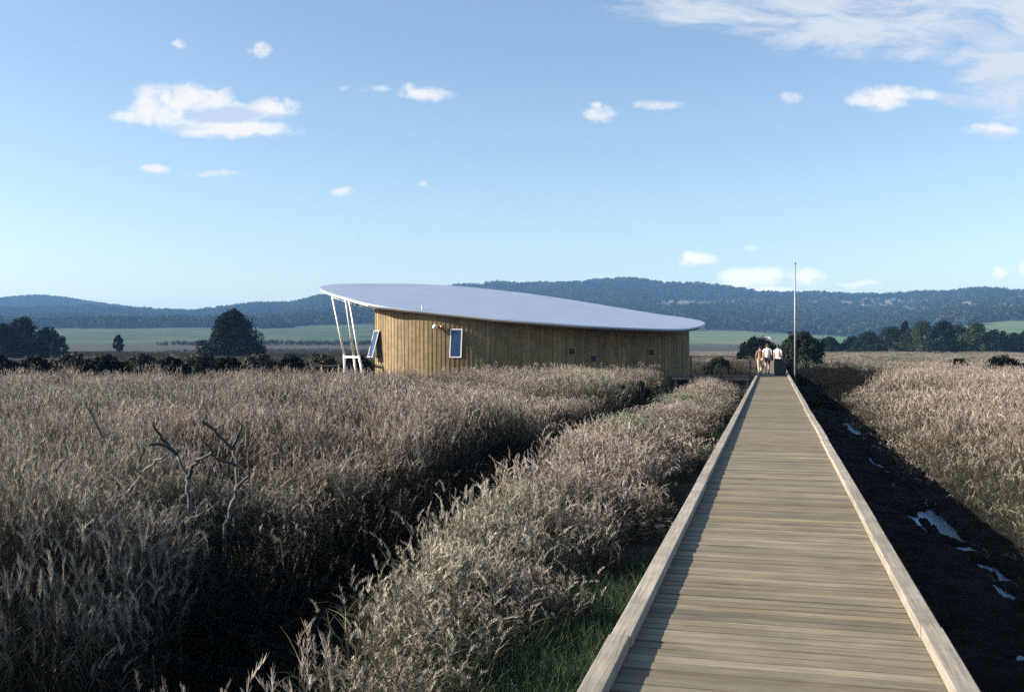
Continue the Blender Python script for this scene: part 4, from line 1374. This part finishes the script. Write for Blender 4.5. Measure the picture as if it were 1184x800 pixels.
uv = t.n('ShaderNodeCombineXYZ'); t.l(u, uv.inputs[0]); t.l(v, uv.inputs[1])
UV0 = uv.outputs[0]
wn = t.n('ShaderNodeTexNoise'); t.l(UV0, wn.inputs['Vector']); wn.inputs['Scale'].default_value = 26; wn.inputs['Detail'].default_value = 3
wv = t.vmath('SUBTRACT', wn.outputs['Color'], (.5, .5, .5))
wv = t.vmath('MULTIPLY', wv, (.026, .014, 0))
UV = t.vmath('ADD', UV0, wv)


def blobs(lst):
    acc_ = None
    for (x, y, a, b_, w) in lst:
        q = t.vmath('SUBTRACT', UV, ((x - 592) / FOC, (400 - y) / FOC, 0))
        q = t.vmath('MULTIPLY', q, (FOC / a, FOC / b_, 0))
        q = t.vmath('DOT_PRODUCT', q, q)
        e = t.math('MULTIPLY_ADD', q, -w, w)
        acc_ = e if acc_ is None else t.math('SMOOTH_MAX' if False else 'MAXIMUM', acc_, e)
    return acc_


big = [(192, 125, 62, 30, 1), (228, 118, 52, 27, 1), (150, 136, 26, 11, .8), (270, 150, 92, 15, 1), (318, 126, 40, 17, .9), (300, 150, 60, 15, .9), (250, 135, 70, 22, .9)]
small = [(302, 58, 20, 11, .75), (208, 50, 11, 7, .5), (492, 110, 42, 10, .8), (474, 103, 18, 9, .8), (437, 104, 24, 6, .45), (400, 101, 11, 6, .4), (178, 197, 22, 7, .7), (250, 200, 38, 5.5, .6), (396, 220, 20, 7, .7),
         (545, 192, 16, 5, .42), (488, 212, 9, 5, .42), (121, 193, 8, 6, .35), (694, 131, 25, 15, .8), (690, 121, 14, 8, .7), (762, 123, 36, 8, .45), (916, 116, 20, 11, .5), (1022, 113, 58, 17, .95), (1075, 110, 28, 9, .6), (1152, 152, 50, 12, .8),
         (800, 298, 36, 11, .95), (872, 320, 46, 17, 1.25), (930, 322, 34, 13, .9), (895, 334, 70, 7, .9), (990, 328, 40, 4, .5), (870, 285, 14, 5, .4), (975, 270, 14, 6, .35), (1157, 314, 16, 11, 1.0), (1186, 311, 16, 10, .95)]
soft = [(880, 5, 190, 34, .9), (960, 36, 130, 30, 1), (1080, 20, 130, 45, .75), (1165, 80, 80, 62, .9), (1190, 20, 60, 70, .9), (990, 60, 120, 14, .5), (1150, 115, 70, 18, .6)]
nz = t.noise(UV, 40, 9, .68, .25)
nz2 = t.noise(t.scale_vec(UV, (1, 2.2, 1)), 16, 6, .6)
cb, cs_ = blobs(big), blobs(small)
dens = t.math('MAXIMUM', cb, cs_)
amt = t.math('ADD', t.math('SUBTRACT', nz, .5), t.math('SUBTRACT', nz2, .5))
cd = t.math('MULTIPLY_ADD', amt, 2.1, dens)
alpha = t.mapr(cd, .06, .86, 0, 1, 'SMOOTHSTEP')
alpha = t.math('MULTIPLY', alpha, t.mapr(dens, -.15, .35, 0, 1, 'SMOOTHSTEP'))
alpha = t.math('MULTIPLY', alpha, t.mapr(dens, .0, .8, .35, .97))
st = t.noise(t.scale_vec(UV, (3.4, 11, 1)), 1.9, 9, .7, 1.1)
sfd = blobs(soft)
a2 = t.mapr(t.math('MULTIPLY_ADD', t.math('SUBTRACT', st, .5), 3.2, sfd), .0, 1.0, 0, .88, 'SMOOTHSTEP')
# far sides and overhead keep clear of the mapped clouds
frontal = t.mapr(df, .1, .4, 0, 1)
alpha = t.math('MULTIPLY', alpha, frontal); a2 = t.math('MULTIPLY', a2, frontal)
shade = blobs([(256, 133, 52, 12, 1.1), (236, 130, 30, 10, .8), (205, 148, 50, 7, .5), (330, 137, 40, 7, .9), (1155, 158, 50, 6, .6), (905, 325, 30, 7, .6)])
shf = t.mapr(t.math('MULTIPLY_ADD', amt, 1.4, shade), .0, .9, 0, .85, 'SMOOTHSTEP')
ccol = t.mix(shf, (.93, .90, .87, 1), (.50, .60, .80, 1))
cbg = t.n('ShaderNodeBackground'); t.l(ccol, cbg.inputs[0]); t.l(t.mapr(v, .05, .16, .54, .42), cbg.inputs[1])
sbg = t.n('ShaderNodeBackground'); sbg.inputs[0].default_value = (.82, .85, .92, 1); sbg.inputs[1].default_value = .36
m1 = t.n('ShaderNodeMixShader'); t.l(a2, m1.inputs[0]); t.l(bg.outputs[0], m1.inputs[1]); t.l(sbg.outputs[0], m1.inputs[2])
m2 = t.n('ShaderNodeMixShader'); t.l(alpha, m2.inputs[0]); t.l(m1.outputs[0], m2.inputs[1]); t.l(cbg.outputs[0], m2.inputs[2])
t.l(m2.outputs[0], out.inputs[0])

# ------------------------------------------------------------------ camera
cam = bpy.data.cameras.new('camera'); cam.sensor_width = 36; cam.lens = 36 * FOC / 1184; cam.clip_end = 30000; cam.clip_start = .05
co = bpy.data.objects.new('camera', cam); COL.objects.link(co)
co.location = (0, 0, EYE); co.rotation_euler = (math.radians(90), 0, PSI)
S.camera = co
S.view_settings.view_transform = 'Standard'; S.view_settings.look = 'None'; S.view_settings.gamma = 1
S.view_settings.exposure = 1.38
S.view_settings.use_curve_mapping = False
S.render.engine = 'CYCLES'
S.cycles.use_denoising = False
S.cycles.sample_clamp_indirect = .7
S.cycles.use_adaptive_sampling = False
S.cycles.max_bounces = 6; S.cycles.volume_bounces = 0; S.cycles.transparent_max_bounces = 4
S.cycles.caustics_reflective = False; S.cycles.caustics_refractive = False
